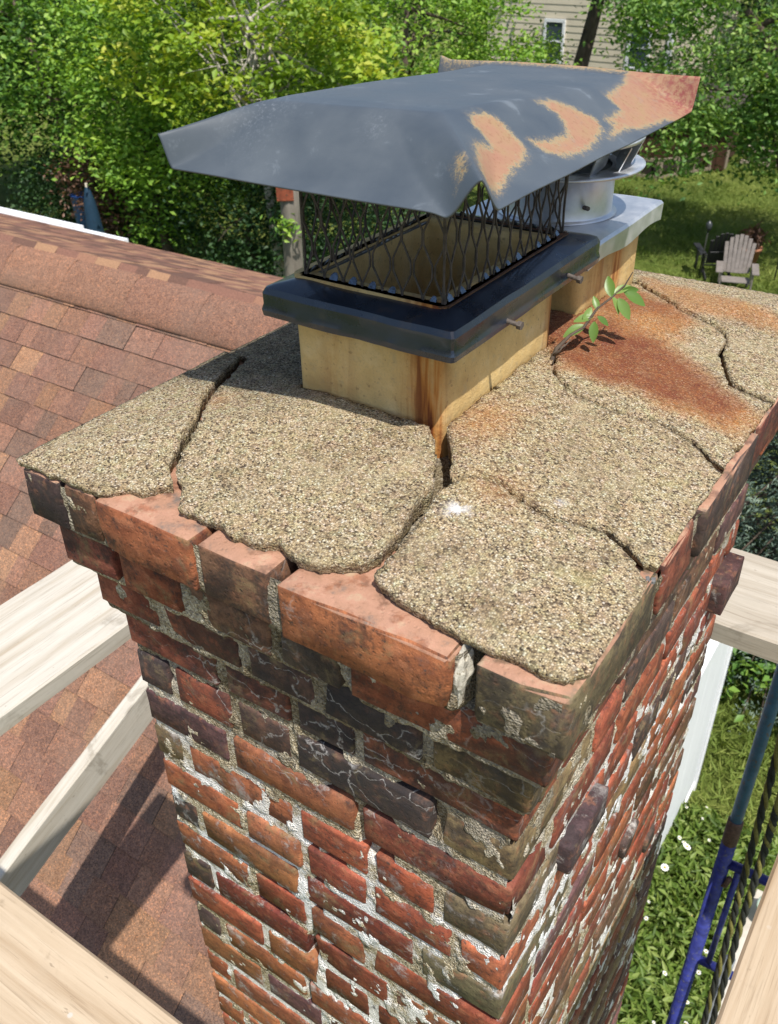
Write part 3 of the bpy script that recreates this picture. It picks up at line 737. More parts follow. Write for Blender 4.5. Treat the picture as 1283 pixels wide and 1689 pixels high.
def slab(poly, seed, label, drop=0.0, tilt=(0, 0), back=0.008):
    poly = np.array(poly); pts = []; n = len(poly)
    poly[:, 1] += np.where(poly[:, 0] > -0.5, back * sstep((0.07 - poly[:, 1]) / 0.05), 0)
    for i in range(n):
        a, b = poly[i], poly[(i + 1) % n]; m = max(1, int(np.linalg.norm(b - a) / 0.0032))
        straight = (abs(a[0] - b[0]) < 0.003 and (a[0] > -0.003 or a[0] < -0.63)) or (abs(a[1] - b[1]) < 0.003 and a[1] > 0.9)
        for t in range(m):
            p = a + (b - a) * t / m
            q = np.array([[p[0], p[1], seed * 0.1]])
            amp = 0.0012 if straight else 0.0034
            p = p + np.array([fbm(q, 90, 2, seed)[0] - 0.5, fbm(q, 90, 2, seed + 50)[0] - 0.5]) * 2 * amp
            if not straight:
                p = p + np.array([vnoise(q, 330, seed + 4)[0] - 0.5, vnoise(q, 330, seed + 8)[0] - 0.5]) * 0.0032
            pts.append(p)
    pts = np.array(pts); nb = len(pts)
    area = 0.5 * np.sum(pts[:, 0] * np.roll(pts[:, 1], -1) - np.roll(pts[:, 0], -1) * pts[:, 1])
    tg = np.roll(pts, -1, 0) - np.roll(pts, 1, 0); tg /= np.linalg.norm(tg, axis=1)[:, None] + 1e-9
    inn = np.stack([-tg[:, 1], tg[:, 0]], 1) * np.sign(area)
    inside_edge = (pts[:, 0] < -0.004) & (pts[:, 0] > -0.632) & (pts[:, 1] > 0.03)
    pts = pts + inn * (0.0013 * inside_edge)[:, None]
    lo, hi = pts.min(0), pts.max(0); st = 0.0052
    gx, gy = np.meshgrid(np.arange(lo[0], hi[0], st), np.arange(lo[1], hi[1], st)); g = np.stack([gx.ravel(), gy.ravel()], 1)
    g += RNG.uniform(-0.0014, 0.0014, g.shape)
    g = g[poly_sdf(g, pts[::1]) < -0.0032]
    allp = [Vector(p) for p in np.vstack([pts, g])]
    vs, es, fs, *_ = delaunay_2d_cdt(allp, [(i, (i + 1) % nb) for i in range(nb)], [], 1, 1e-5)
    v2 = np.array([v[:] for v in vs]); fs = [tuple(f) for f in fs]
    tri = np.array([f for f in fs if len(f) == 3])
    ar = (v2[tri[:, 1], 0] - v2[tri[:, 0], 0]) * (v2[tri[:, 2], 1] - v2[tri[:, 0], 1]) - (v2[tri[:, 1], 1] - v2[tri[:, 0], 1]) * (v2[tri[:, 2], 0] - v2[tri[:, 0], 0])
    tri[ar < 0] = tri[ar < 0][:, ::-1]
    sd = -poly_sdf(v2, pts)
    p3 = np.column_stack([v2, np.zeros(len(v2))])
    z = crown_z(v2[:, 0], v2[:, 1]) - drop + tilt[0] * (v2[:, 0] - v2[:, 0].mean()) + tilt[1] * (v2[:, 1] - v2[:, 1].mean())
    z += (fbm(p3, 14, 2, seed + 3) - 0.5) * 0.0016 + (fbm(p3, 190, 2, seed + 7) - 0.5) * 0.0013
    z += 0.0 * sd
    # edge use count -> boundary
    cnt = {}
    for a, b, c in tri:
        for e in ((a, b), (b, c), (c, a)):
            cnt[e] = cnt.get(e, 0) + 1
    bnd = [e for e in cnt if (e[1], e[0]) not in cnt]
    nrm = np.zeros((len(v2), 2))
    for a, b in bnd:
        e = v2[b] - v2[a]; e = np.array([-e[1], e[0]]) / (np.linalg.norm(e) + 1e-9); nrm[a] += e; nrm[b] += e
    nrm /= np.linalg.norm(nrm, axis=1)[:, None] + 1e-9
    N0 = len(v2); ring = {}; V = [tuple(q) for q in np.column_stack([v2, z])]
    def low(i, lv):
        key = (i, lv)
        if key not in ring:
            x, y, zz = V[i]
            q = np.array([[x, y, lv * 0.05]]); j1 = (vnoise(q, 170, seed)[0] - 0.5) * 0.0016; j2 = (vnoise(q, 170, seed + 9)[0] - 0.5) * 0.0016
            zt = 0.0015 + (zz - 0.0015) * (0.5 if lv == 1 else 0.0)
            ring[key] = len(V); u_ = 0.0012 if lv == 1 else 0.0036; V.append((x + j1 + nrm[i][0] * u_, y + j2 + nrm[i][1] * u_, zt))
        return ring[key]
    F3 = [tuple(t) for t in tri]
    for a, b in bnd:
        a1, b1, a2, b2 = low(a, 1), low(b, 1), low(a, 2), low(b, 2)
        F3 += [(b, a, a1), (b, a1, b1), (b1, a1, a2), (b1, a2, b2)]
    V = np.array(V)
    me = mesh_np('crown_slab', V, np.array(F3), False)
    p = V[:, :2]; sm = lambda poly, w: sstep(0.5 - poly_sdf(p, poly) / w)
    nz_ = (fbm(V, 30, 3, 77) - 0.5) * 0.05
    rust = np.maximum(sstep(0.5 - (poly_sdf(p, RUST_HALO) + nz_) / 0.05), 0.8 * sstep(0.5 - (poly_sdf(p, RUST_BACK) + nz_) / 0.04))
    rust = np.maximum(rust, 0.75 * np.exp(-(((p[:, 0] + 0.234) / 0.035) ** 2 + ((p[:, 1] - 0.292) / 0.05) ** 2)))
    rust = np.maximum(rust, 0.45 * np.exp(-(((p[:, 0] + 0.165) / 0.03) ** 2 + ((p[:, 1] - 0.19) / 0.03) ** 2)))
    rust = np.maximum(rust, 0.45 * np.exp(-(((p[:, 0] + 0.53) / 0.02) ** 2 + ((p[:, 1] - 0.2) / 0.02) ** 2)))
    core = np.maximum(sstep(0.95 - (poly_sdf(p, RUST_CORE) + nz_ * 0.6) / 0.045), 0.7 * sstep(0.5 - (poly_sdf(p, RUST_CORE2) + nz_ * 0.6) / 0.05))
    ws = np.exp(-(((p[:, 0] + 0.18) / 0.010) ** 2 + ((p[:, 1] - 0.142) / 0.010) ** 2) * 1.2) + 0.7 * np.exp(-(((p[:, 0] + 0.108) / 0.004) ** 2 + ((p[:, 1] - 0.212) / 0.004) ** 2))
    li = sstep((p[:, 1] - 0.2 + (p[:, 0] + 0.46) * -0.1 + nz_) / 0.1) * sstep((-0.42 - p[:, 0]) / 0.05)  # mask of the lid's shadow area on the crown, painted darker
    for nme, vals in (('rust_halo', rust), ('rust_core', core), ('whitespot', np.clip(ws, 0, 1)), ('lid_shade', li)):
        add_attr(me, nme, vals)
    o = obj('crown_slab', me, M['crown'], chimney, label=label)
    return o
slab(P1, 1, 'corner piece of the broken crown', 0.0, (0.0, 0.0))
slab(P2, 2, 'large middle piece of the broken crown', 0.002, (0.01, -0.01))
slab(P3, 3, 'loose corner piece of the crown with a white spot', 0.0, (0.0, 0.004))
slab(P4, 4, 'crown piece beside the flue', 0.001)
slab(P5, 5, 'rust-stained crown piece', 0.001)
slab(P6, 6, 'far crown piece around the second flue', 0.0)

# ------------------------------------------------------------ flue liners
def flue(x0, x1, y0, y1, z1, rustfn, label):
    t = 0.019; mbv = []; 
    def ring(x0, x1, y0, y1, z, n=10, r=0.012):
        out = []
        for cx, cy, a0 in ((x1 - r, y1 - r, 0), (x0 + r, y1 - r, 90), (x0 + r, y0 + r, 180), (x1 - r, y0 + r, 270)):
            for k in range(5):
                a = math.radians(a0 + k * 22.5); out.append((cx + r * math.cos(a), cy + r * math.sin(a), z))
        # densify straight runs
        res = []
        for i in range(len(out)):
            a, b = np.array(out[i]), np.array(out[(i + 1) % len(out)])
            m = 14 if np.linalg.norm(a - b) > 0.03 else 1
            for q in range(m): res.append(tuple(a + (b - a) * q / m))
        return res
    zs = np.linspace(-0.02, z1, 14); rings = [ring(x0, x1, y0, y1, z) for z in zs]
    rings.append(ring(x0 + t, x1 - t, y0 + t, y1 - t, z1, r=0.008))
    rings += [ring(x0 + t, x1 - t, y0 + t, y1 - t, z, r=0.008) for z in np.linspace(z1 - 0.01, -0.35, 8)]
    n = len(rings[0]); V = np.array([p for rg in rings for p in rg])
    for a in range(2): V[:, a] += (fbm(V, 24, 2, 3 + a) - 0.5) * 0.002
    F_ = []
    for i in range(len(rings) - 1):
        for k in range(n):
            k2 = (k + 1) % n; F_.append((i * n + k, i * n + k2, (i + 1) * n + k2, (i + 1) * n + k))
    me = mesh_np('flue_liner', V, np.array(F_), True)
    add_attr(me, 'rust', rustfn(V))
    o = obj('flue_liner', me, M['flue'], chimney, label=label)
    mb = MB(); mb.box(((x0 + x1) / 2, (y0 + y1) / 2, -0.34), (x1 - x0 - 2 * t + 0.01, y1 - y0 - 2 * t + 0.01, 0.02))
    mb.build('soot_floor', mat_plain('soot', (0.02, 0.018, 0.016), 0.95), o)
    return o
FX0, FX1, FY0, FY1 = -0.459, -0.267, 0.258, 0.522
def rust1(V):
    fr = 1.0 * np.exp(-((V[:, 0] + 0.283) / 0.026) ** 2) * (V[:, 1] < FY0 + 0.004) + 0.25 * np.exp(-((V[:, 0] + 0.40) / 0.02) ** 2) * (V[:, 1] < FY0 + 0.004)
    rt = 0.8 * np.exp(-((V[:, 1] - 0.515) / 0.012) ** 2) * (V[:, 0] > FX1 - 0.004) + 0.55 * np.exp(-((V[:, 1] - FY0) / 0.01) ** 2) * (V[:, 0] > FX1 - 0.012)
    return np.clip(np.maximum(fr, rt), 0, 1)
def rust2(V):
    return np.clip(0.95 * np.exp(-((V[:, 1] - 0.745) / 0.014) ** 2) + 0.35 * np.exp(-((V[:, 1] - 0.68) / 0.03) ** 2), 0, 1) * (V[:, 0] > -0.3)
flue(FX0, FX1, FY0, FY1, 0.168, rust1, 'buff clay flue with an orange rust run at its corner')
flue(-0.462, -0.275, 0.618, 0.832, 0.128, rust2, 'buff clay flue under the silver cap')
# ============================================================ CHIMNEY CAP with the flaking lid
cap = thing('chimney_cowl', 'large flaking grey sheet-metal rain cap with black mesh sides on front flue', 'chimney cowl', ((FX0 + FX1) / 2, (FY0 + FY1) / 2, 0.12))
def cpart(name, me, mat, parent=cap, **kw):
    o = obj(name, me, mat, parent, **kw)
    root = parent
    off = Vector((0, 0, 0))
    while root is not None:
        off += Vector(root.location); root = root.parent
    o.location = -off
    return o
# lid: one pressed sheet, edges bent down except at the four pinched corners
LCX, LCY, LA, LB = -0.346, 0.408, 0.171, 0.253
def lid_z(x, y):
    u = (x - LCX) / LA; v = (y - LCY) / LB
    du = LA * (1 - np.abs(u)); dv = LB * (1 + v)         # to the nearer side edge, to the front edge
    fc = sstep((u + 0.2) / 1.0) * sstep((0.3 - v) / 1.0)   # 1 near the pinched front corner
    w = 0.074 + 0.026 * fc
    def bend(d):
        t = np.clip(1 - d / w, 0, 1); return 0.62 * t + 0.38 * t * t * (3 - 2 * t)
    d = np.minimum(du, dv); s = bend(d)
    top = 0.346 - 0.003 * u * u - 0.0225 * np.clip((v + 0.6) / 1.6, 0, 1) ** 1.05
    k = 0.012 + 0.018 * fc + (0.016 + 0.02 * fc) * np.clip(d / 0.06, 0, 1)
    pin = np.clip(np.abs(du - dv) / k, 0, 1); pin = 0.5 * pin + 0.5 * pin * pin * (3 - 2 * pin)
    db = LB * (1 - v)
    pin = pin * np.clip(db / 0.012, 0, 1)
    z = top + ((0.3212 + (0.2915 - 0.3212) * pin) - top) * s
    ridge = np.exp(-((du - dv) / 0.009) ** 2) * np.clip(1 - d / 0.1, 0, 1) * np.clip(d / 0.02, 0, 1)
    valley = np.exp(-((du - dv - 0.026) / 0.011) ** 2) * np.clip(1 - d / 0.085, 0, 1) * fc
    return z + (0.001 + 0.003 * fc) * ridge - 0.003 * valley
nx, ny = 150, 200
ux = np.sin(np.linspace(-1, 1, nx) * np.pi / 2 * 0.75) / np.sin(np.pi / 2 * 0.75)
vy = np.sin(np.linspace(-1, 1, ny) * np.pi / 2 * 0.75) / np.sin(np.pi / 2 * 0.75)
X, Y = np.meshgrid(LCX + LA * ux, LCY + LB * vy, indexing='ij'); X = X.ravel(); Y = Y.ravel()
Z = lid_z(X, Y)
p3 = np.stack([X, Y, Z], 1)
Z = Z + (fbm(p3, 7, 2, 4) - 0.5) * 0.004
Z = Z + 0.004 * sstep((Y - (LCY + LB - 0.010)) / 0.010)                   # back hem turned up
Z = Z + 0.004 * sstep(1 - np.hypot(X - (LCX - LA), Y - (LCY + LB)) / 0.018)
idx = np.arange(nx * ny).reshape(nx, ny)
f = np.stack([idx[:-1, :-1], idx[1:, :-1], idx[1:, 1:], idx[:-1, 1:]], -1).reshape(-1, 4)
me = mesh_np('lid', np.stack([X, Y, Z], 1), f, True)
q = np.stack([X, Y], 1)
WEAR = [
    [(-0.257, 0.28), (-0.255, 0.304), (-0.244, 0.312), (-0.229, 0.309), (-0.213, 0.307), (-0.203, 0.285), (-0.2, 0.255), (-0.19, 0.22), (-0.186, 0.19), (-0.2, 0.196), (-0.214, 0.215), (-0.228, 0.239), (-0.226, 0.262), (-0.24, 0.266), (-0.249, 0.267)],
    [(-0.248, 0.392), (-0.245, 0.42), (-0.232, 0.436), (-0.211, 0.458), (-0.199, 0.448), (-0.19, 0.407), (-0.188, 0.368), (-0.194, 0.34), (-0.203, 0.326), (-0.22, 0.321), (-0.212, 0.346), (-0.21, 0.385), (-0.228, 0.402)],
    [(-0.232, 0.525), (-0.242, 0.60), (-0.262, 0.652), (-0.262, 0.68), (-0.16, 0.68), (-0.16, 0.62), (-0.18, 0.58), (-0.184, 0.51), (-0.198, 0.485), (-0.208, 0.47), (-0.212, 0.522)],
    [(-0.218, 0.188), (-0.211, 0.187), (-0.197, 0.171), (-0.201, 0.168)],
    [(-0.53, 0.66), (-0.40, 0.656), (-0.26, 0.655), (-0.26, 0.68), (-0.53, 0.68)],
    [(-0.19, 0.44), (-0.198, 0.47), (-0.205, 0.475), (-0.2, 0.50), (-0.19, 0.51)]]
wear = np.zeros(len(q))
for pl in WEAR:
    wear = np.maximum(wear, np.clip(0.5 - poly_sdf(q, pl) / 0.022, 0, 1))
red = np.clip(1 - np.hypot((X - (LCX + LA)) / 0.09, (Y - (LCY + LB)) / 0.07), 0, 1) * 1.4
scuff = np.exp(-((X + 0.44) / 0.03) ** 2 - ((Y - 0.24) / 0.05) ** 2) * 0.9 + 0.7 * np.exp(-((X + 0.29) / 0.01) ** 2 - ((Y - 0.27) / 0.012) ** 2) + 0.6 * np.exp(-((X + 0.315) / 0.012) ** 2 - ((Y - 0.22) / 0.012) ** 2)
add_attr(me, 'wear', wear); add_attr(me, 'red', np.clip(red, 0, 1)); add_attr(me, 'scuff', np.clip(scuff, 0, 1))
lid_o = cpart('lid', me, M['lid'], label='grey painted lid flaking down to tan primer')
so = lid_o.modifiers.new('thickness', 'SOLIDIFY'); so.thickness = 0.0014; so.offset = -1

# base skirt : sloping flange and rolled outer band
SX0, SX1, SY0, SY1 = -0.476, -0.239, 0.229, 0.580
prof = [(0.000, 0.127), (0.0012, 0.1275), (0.0022, 0.134), (0.0005, 0.140), (0.001, 0.152), (-0.002, 0.158), (-0.008, 0.1605), (-0.030, 0.1655), (-0.041, 0.1665), (-0.0415, 0.1645), (-0.03, 0.163), (-0.008, 0.158), (-0.0035, 0.15), (-0.003, 0.128)]
def rect_ring(off, z, r=0.006):
    x0, x1, y0, y1 = SX0 - off, SX1 + off, SY0 - off, SY1 + off; out = []
    for cx, cy, a0 in ((x1 - r, y1 - r, 0), (x0 + r, y1 - r, 90), (x0 + r, y0 + r, 180), (x1 - r, y0 + r, 270)):
        for k in range(4):
            a = math.radians(a0 + k * 30); out.append((cx + r * math.cos(a), cy + r * math.sin(a), z))
    res = []
    for i in range(len(out)):
        a, b = np.array(out[i]), np.array(out[(i + 1) % len(out)]); m = 24 if np.linalg.norm(a - b) > 0.03 else 1
        for k in range(m): res.append(tuple(a + (b - a) * k / m))
    return res
rings = [rect_ring(o_, z) for o_, z in prof]; n = len(rings[0])
V = np.array([p for r_ in rings for p in r_])
for a in range(3): V[:, a] += (fbm(V, 26, 2, 11 + a) - 0.5) * 0.0022
F_ = [(i * n + k, i * n + (k + 1) % n, (i + 1) * n + (k + 1) % n, (i + 1) * n + k) for i in range(len(rings)) for k in range(n) if i < len(rings) - 1]
F_ += [((len(rings) - 1) * n + k, (len(rings) - 1) * n + (k + 1) % n, (k + 1) % n, k) for k in range(n)]
skm = mesh_np('base_skirt', V, np.array(F_), True); skm.set_sharp_from_angle(angle=math.radians(24))
cpart('base_skirt', skm, M['black'], label='chipped glossy black base band')

# expanded-metal panels
MX0, MX1, MY0, MY1 = -0.443, -0.272, 0.267, 0.537
def panel(p0, p1, zb, zt, seed):
    p0, p1 = Vector(p0), Vector(p1); ln = (p1 - p0).length; d = (p1 - p0) / ln; nrm = Vector((d.y, -d.x, 0))
    nw = max(3, round(ln / 0.0238)); w = ln / nw; h = 0.032; nk = int(math.ceil((zt - zb) / h)); mb = MB()
    rr = random.Random(seed)
    for c in range(nw + 1):
        for sgn in (-1, 1):
            pts = []
            for k in range(nk + 1):
                x = c * w + (sgn * (w / 2 - 0.0009) if k % 2 else sgn * 0.0009)
                z = min(zb + k * h, zt)
                if x < -0.001 or x > ln + 0.001: x = min(max(x, 0), ln)
                P = p0 + d * x + nrm * (0.0008 * sgn + rr.uniform(-0.0006, 0.0006)); P.z = min(z, float(lid_z(np.array([P.x]), np.array([P.y]))[0]) - 0.004)
                if pts:
                    a = pts[-1]; mid = a.lerp(P, 0.5)
                    v = P - a
                    pts.append(a + Vector((v.x * 0.03, v.y * 0.03, v.z * 0.2))); pts.append(a + Vector((v.x * 0.97, v.y * 0.97, v.z * 0.8)))
                pts.append(P)
            mb.tube(pts, [0.0012] * len(pts), 4, False)
    return mb.mesh('mesh_panel')
for i, (a, b) in enumerate((((MX0, MY0, 0), (MX1, MY0, 0)), ((MX1, MY0, 0), (MX1, MY1, 0)), ((MX1, MY1, 0), (MX0, MY1, 0)), ((MX0, MY1, 0), (MX0, MY0, 0)))):
    pm = cpart('mesh_panel', panel(a, b, 0.1655, 0.338, i), M['mesh'])
    a, b = Vector(a), Vector(b); d = (b - a).normalized(); nr = Vector((d.y, -d.x, 0)); ln = (b - a).length
    # rusty foot flange with bright torn tabs
    ang = math.atan2(d.y, d.x); rot = Matrix.Rotation(ang, 3, 'Z')
    mb = MB(); mb.box((a + b) / 2 + nr * 0.003 + Vector((0, 0, 0.1672)), (ln + 0.006, 0.009, 0.0016), rot)
    cpart('foot_flange', mb.mesh('foot_flange'), M['rust'], pm)
    mb = MB(); nt = round(ln / 0.0238)
    for k in range(nt):
        c = a + d * ((k + 0.5) * ln / nt) + Vector((0, 0, 0.169)); R3 = rot @ Matrix.Rotation(math.radians(-35), 3, 'X')
        if (k * 7 + i) % 5 == 0: continue
        q_ = 0.55 + 0.35 * ((k * 13 + i * 5) % 7) / 7
        pr = [(x_ * q_, z_ * q_) for x_, z_ in ((-0.006, -0.002), (0.006, -0.002), (0.0052, 0.004), (0.002, 0.008), (-0.002, 0.008), (-0.0052, 0.004))]
        vs = [c + R3 @ Vector((px, 0.0006, pz)) for px, pz in pr] + [c + R3 @ Vector((px, -0.0006, pz)) for px, pz in pr]
        mb.add(vs, [tuple(range(5, -1, -1)), tuple(range(6, 12))] + [(i2, (i2 + 1) % 6, 6 + (i2 + 1) % 6, 6 + i2) for i2 in range(6)])
    cpart('torn_tabs', mb.mesh('torn_tabs'), M['tab'], pm, kind='stuff')
# hold-down bolts
for (x, y, z, dz) in ((-0.241, 0.338, 0.1345, -0.002), (-0.241, 0.486, 0.139, -0.003)):
    mb = MB(); mb.tube([(x - 0.004, y, z), (x + 0.016, y - 0.001, z + dz)], 0.0026, 10); mb.tube([(x + 0.016, y - 0.001, z + dz), (x + 0.021, y - 0.0012, z + dz * 1.2)], 0.0046, 6)
    cpart('bolt', mb.mesh('bolt'), M['bolt'])

# ============================================================ SILVER CAP on the second flue
vent = thing('vent_cap', 'silver galvanised plate cap with round louvred vent behind the grey cap', 'vent cap', (-0.368, 0.725, 0.1))
def vp(name, mb, mat, smooth=False, parent=vent, **kw):
    o = mb.build(name, mat, parent, smooth, **kw); o.location = -Vector(vent.location) if parent is vent else (0, 0, 0); return o
mb = MB(); x0, x1, y0, y1 = -0.478, -0.256, 0.592, 0.852
pr = [(0, 0.108), (0.0005, 0.1315), (-0.0025, 0.1355), (-0.012, 0.1365), (-0.06, 0.137)]
rg = []
for o_, z in pr:
    r_ = []
    for sx, sy in ((1, 1), (-1, 1), (-1, -1), (1, -1)):
        pass
    cs = [(x1 + o_, y1 + o_), (x0 - o_, y1 + o_), (x0 - o_, y0 - o_), (x1 + o_, y0 - o_)]
    for i in range(4):
        a, b = np.array(cs[i]), np.array(cs[(i + 1) % 4])
        for k in range(12):
            p = a + (b - a) * k / 12; wv = 0.0035 * math.sin(37 * (p[0] + p[1])) * (1 if z < 0.12 else 0.15)
            r_.append((p[0], p[1], z + wv))
    rg.append(r_)
n = len(rg[0]); vs = [p for r_ in rg for p in r_]
fs = [(i * n + k, i * n + (k + 1) % n, (i + 1) * n + (k + 1) % n, (i + 1) * n + k) for i in range(len(rg) - 1) for k in range(n)]
fs.append(tuple((len(rg) - 1) * n + k for k in range(n)))
mb.add(vs, fs)
pl = vp('plate', mb, M['silver'], False); so = pl.modifiers.new('t', 'SOLIDIFY'); so.thickness = 0.0012; so.offset = -1
VC = (-0.366, 0.728, 0.0)
mb = MB(); mb.lathe([(0.0, 0.137), (0.082, 0.1372), (0.0825, 0.1385), (0.0765, 0.1395), (0.0755, 0.142), (0.0755, 0.19), (0.0775, 0.191), (0.0775, 0.1935), (0.0755, 0.194), (0.07, 0.194), (0.07, 0.14)], VC, 48)
vp('collar', mb, M['silver'], True)
mb = MB(); mb.lathe([(0.07, 0.1945), (0.112, 0.199), (0.113, 0.202), (0.108, 0.203), (0.07, 0.2)], VC, 48); vp('flange', mb, M['silver'], True)
for k in range(12):
    a = 2 * math.pi * k / 12; R3 = Matrix.Rotation(a, 3, 'Z') @ Matrix.Rotation(math.radians(24), 3, 'Y') @ Matrix.Rotation(math.radians(28), 3, 'Z')
    mb = MB(); mb.box((VC[0] + 0.088 * math.cos(a), VC[1] + 0.088 * math.sin(a), 0.219), (0.0015, 0.044, 0.036), R3); vp('louvre', mb, M['silver'])
mb = MB(); mb.lathe([(0.0, 0.236), (0.09, 0.236), (0.108, 0.234), (0.109, 0.239), (0.07, 0.252), (0.03, 0.259), (0.0, 0.26)], VC, 48); vp('hood', mb, M['silver'], True)
mb = MB(); mb.tube([(VC[0] + 0.06, VC[1] - 0.046, 0.158), (VC[0] + 0.068, VC[1] - 0.052, 0.159)], 0.003, 8); vp('screw', mb, M['bolt'])

# ============================================================ SAPLING in the crack
sap = thing('sapling', 'small leafy green sapling growing out of the crown beside the flue', 'plant', (-0.241, 0.462, 0.03))
def sp(name, me, mat):
    o = obj(name, me, mat, sap); o.location = (0.241, -0.462, -0.03); return o
stem = [(-0.2415, 0.4605, 0.028), (-0.239, 0.476, 0.051), (-0.23, 0.492, 0.064), (-0.219, 0.504, 0.072), (-0.213, 0.526, 0.09), (-0.203, 0.541, 0.1), (-0.194, 0.557, 0.112), (-0.191, 0.57, 0.125)]
mb = MB(); mb.tube(stem, [0.0032, 0.0027, 0.002, 0.0018, 0.0015, 0.0013, 0.001, 0.0006], 7)
mb.tube([(-0.239, 0.476, 0.051), (-0.232, 0.482, 0.053), (-0.226, 0.486, 0.062)], [0.0016, 0.0012, 0.0006], 6)
mb.tube([(-0.24, 0.47, 0.044), (-0.232, 0.468, 0.052), (-0.228, 0.474, 0.06)], [0.0018, 0.0013, 0.0005], 6)
mb.tube([(-0.241, 0.463, 0.034), (-0.232, 0.452, 0.041), (-0.23, 0.449, 0.049)], [0.0018, 0.0012, 0.0005], 6)
sp('stem', mb.mesh('stem', True), M['bark'])
LV = [((-0.219, 0.508, 0.073), (-0.235, 0.49, 0.065)), ((-0.222, 0.509, 0.077), (-0.219, 0.522, 0.09)), ((-0.211, 0.516, 0.077), (-0.206, 0.505, 0.059)), ((-0.21, 0.521, 0.082), (-0.197, 0.524, 0.074)),
      ((-0.214, 0.518, 0.082), (-0.23, 0.505, 0.079)), ((-0.212, 0.525, 0.088), (-0.22, 0.53, 0.101)), ((-0.203, 0.541, 0.101), (-0.213, 0.55, 0.12)), ((-0.202, 0.542, 0.101), (-0.19, 0.539, 0.086)),
      ((-0.202, 0.545, 0.104), (-0.19, 0.56, 0.112)), ((-0.195, 0.552, 0.107), (-0.18, 0.563, 0.107)), ((-0.192, 0.553, 0.105), (-0.169, 0.56, 0.094)), ((-0.196, 0.546, 0.099), (-0.179, 0.542, 0.081))]
rr = random.Random(3)
for i, (a, b) in enumerate(LV):
    a, b = Vector(a), Vector(b); d = b - a; ln = d.length * 1.12; d.normalize()
    nrm = (Vector((0.35, -0.55, 0.7)) + Vector([rr.uniform(-0.5, 0.5) for _ in range(3)])); nrm = (nrm - d * nrm.dot(d)).normalized(); s_ = d.cross(nrm)
    vs = []; fs = []; wd = ln * 0.27
    for k in range(7):
        t = k / 6; wv = wd * math.sin(math.pi * min(1, t * 0.94 + 0.03)) ** 0.8 * (1 - 0.25 * t)
        c = a + d * (ln * t) - nrm * (0.25 * ln * t * t * 0.6)
        vs += [c - s_ * wv + nrm * wv * 0.35, c, c + s_ * wv + nrm * wv * 0.35]
    for k in range(6):
        fs += [(k * 3, k * 3 + 1, k * 3 + 4, k * 3 + 3), (k * 3 + 1, k * 3 + 2, k * 3 + 5, k * 3 + 4)]
    mb = MB(); mb.add(vs, fs); me = mb.mesh('leaf', True); add_attr(me, 'rnd', np.full(len(me.vertices), rr.uniform(0.2, 1.0)))
    sp('leaf', me, M['sap'])

# ============================================================ HOUSE with the shingled roof
TH = math.radians(40.8); CT, ST = math.cos(TH), math.sin(TH)
house = thing('house', 'house with brown and orange shingled roof below the chimney', 'house', (-4.0, 2.6, -6.0))
HO = Vector(house.location)
def hp(name, mb, mat, parent=None, smooth=False, **kw):
    o = mb.build(name, mat, parent or house, smooth, **kw)
    if parent is None: o.location = -HO
    return o
RX0, RX1 = -9.5, -0.66
EX = 0.143
def roof_pt(x, s, up=0.0):           # s along the slope, 0 = first line below the ridge cap
    return Vector((x, 2.41 + s * CT - up * ST, -1.27 + s * ST + up * CT))
mb = MB()
a, b, c, d = roof_pt(RX0, 0.25, -0.012), roof_pt(RX1, 0.25, -0.012), roof_pt(RX1, -3.75, -0.012), roof_pt(RX0, -3.75, -0.012)
e = Vector((0, 0, -0.14))
mb.add([a, b, c, d, a + e, b + e, c + e, d + e], [(0, 3, 2, 1), (4, 5, 6, 7), (0, 1, 5, 4), (1, 2, 6, 5), (2, 3, 7, 6), (3, 0, 4, 7)])
deck = hp('front_roof', mb, mat_plain('roof_deck', (0.12, 0.08, 0.06), 0.95))
APY, APZ = 2.60, -1.112; BY, BZ = 5.48, -2.25
mb = MB(); p = [(RX0, APY, APZ), (RX1, APY, APZ), (RX1, BY, BZ), (RX0, BY, BZ)]
mb.add(p + [(x, y, z - 0.14) for x, y, z in p], [(0, 1, 2, 3), (4, 7, 6, 5), (0, 4, 5, 1), (1, 5, 6, 2), (2, 6, 7, 3), (3, 7, 4, 0)])
deck2 = hp('rear_roof', mb, mat_plain('rear_roof_deck', (0.12, 0.08, 0.06), 0.95))
SH = [(0.235, 0.132, 0.096), (0.215, 0.124, 0.094), (0.2, 0.115, 0.088), (0.178, 0.115, 0.09), (0.285, 0.165, 0.103), (0.262, 0.15, 0.098), (0.225, 0.125, 0.096), (0.25, 0.142, 0.1)]
def shingle_mesh(wid, seed):
    # thin tapered tab, butt edge lifted, 44 tris at most
    t = 0.0095; ln = EX + 0.03
    vs = []
    for v_, th in ((0.0, t), (0.25, t * 0.95), (1.0, 0.0015)):
        for u in (0, 0.5, 1): vs.append((u * wid, v_ * ln, th + 0.0008 * math.sin(seed + 3 * u)))
    for u in (0, 0.5, 1): vs.append((u * wid, 0.0, -0.001))
    fs = [(0, 1, 4, 3), (1, 2, 5, 4), (3, 4, 7, 6), (4, 5, 8, 7), (9, 10, 1, 0), (10, 11, 2, 1), (0, 3, 6, 9), (2, 11, 8, 5)]
    me = bpy.data.meshes.new('shingle'); me.from_pydata(vs, [], fs); me.update(); me.materials.append(M['shingle']); me.materials.append(M['asphalt_shadow'])
    for i_ in (4, 5, 6, 7): me.polygons[i_].material_index = 1  # black asphalt edges, also darkened to draw the shadow line of each course
    return me
widths = [0.09, 0.11, 0.13, 0.15, 0.18, 0.21]
smesh = [shingle_mesh(w_, i) for i, w_ in enumerate(widths)]
smb_v, smb_f, smb_r = [], [], []
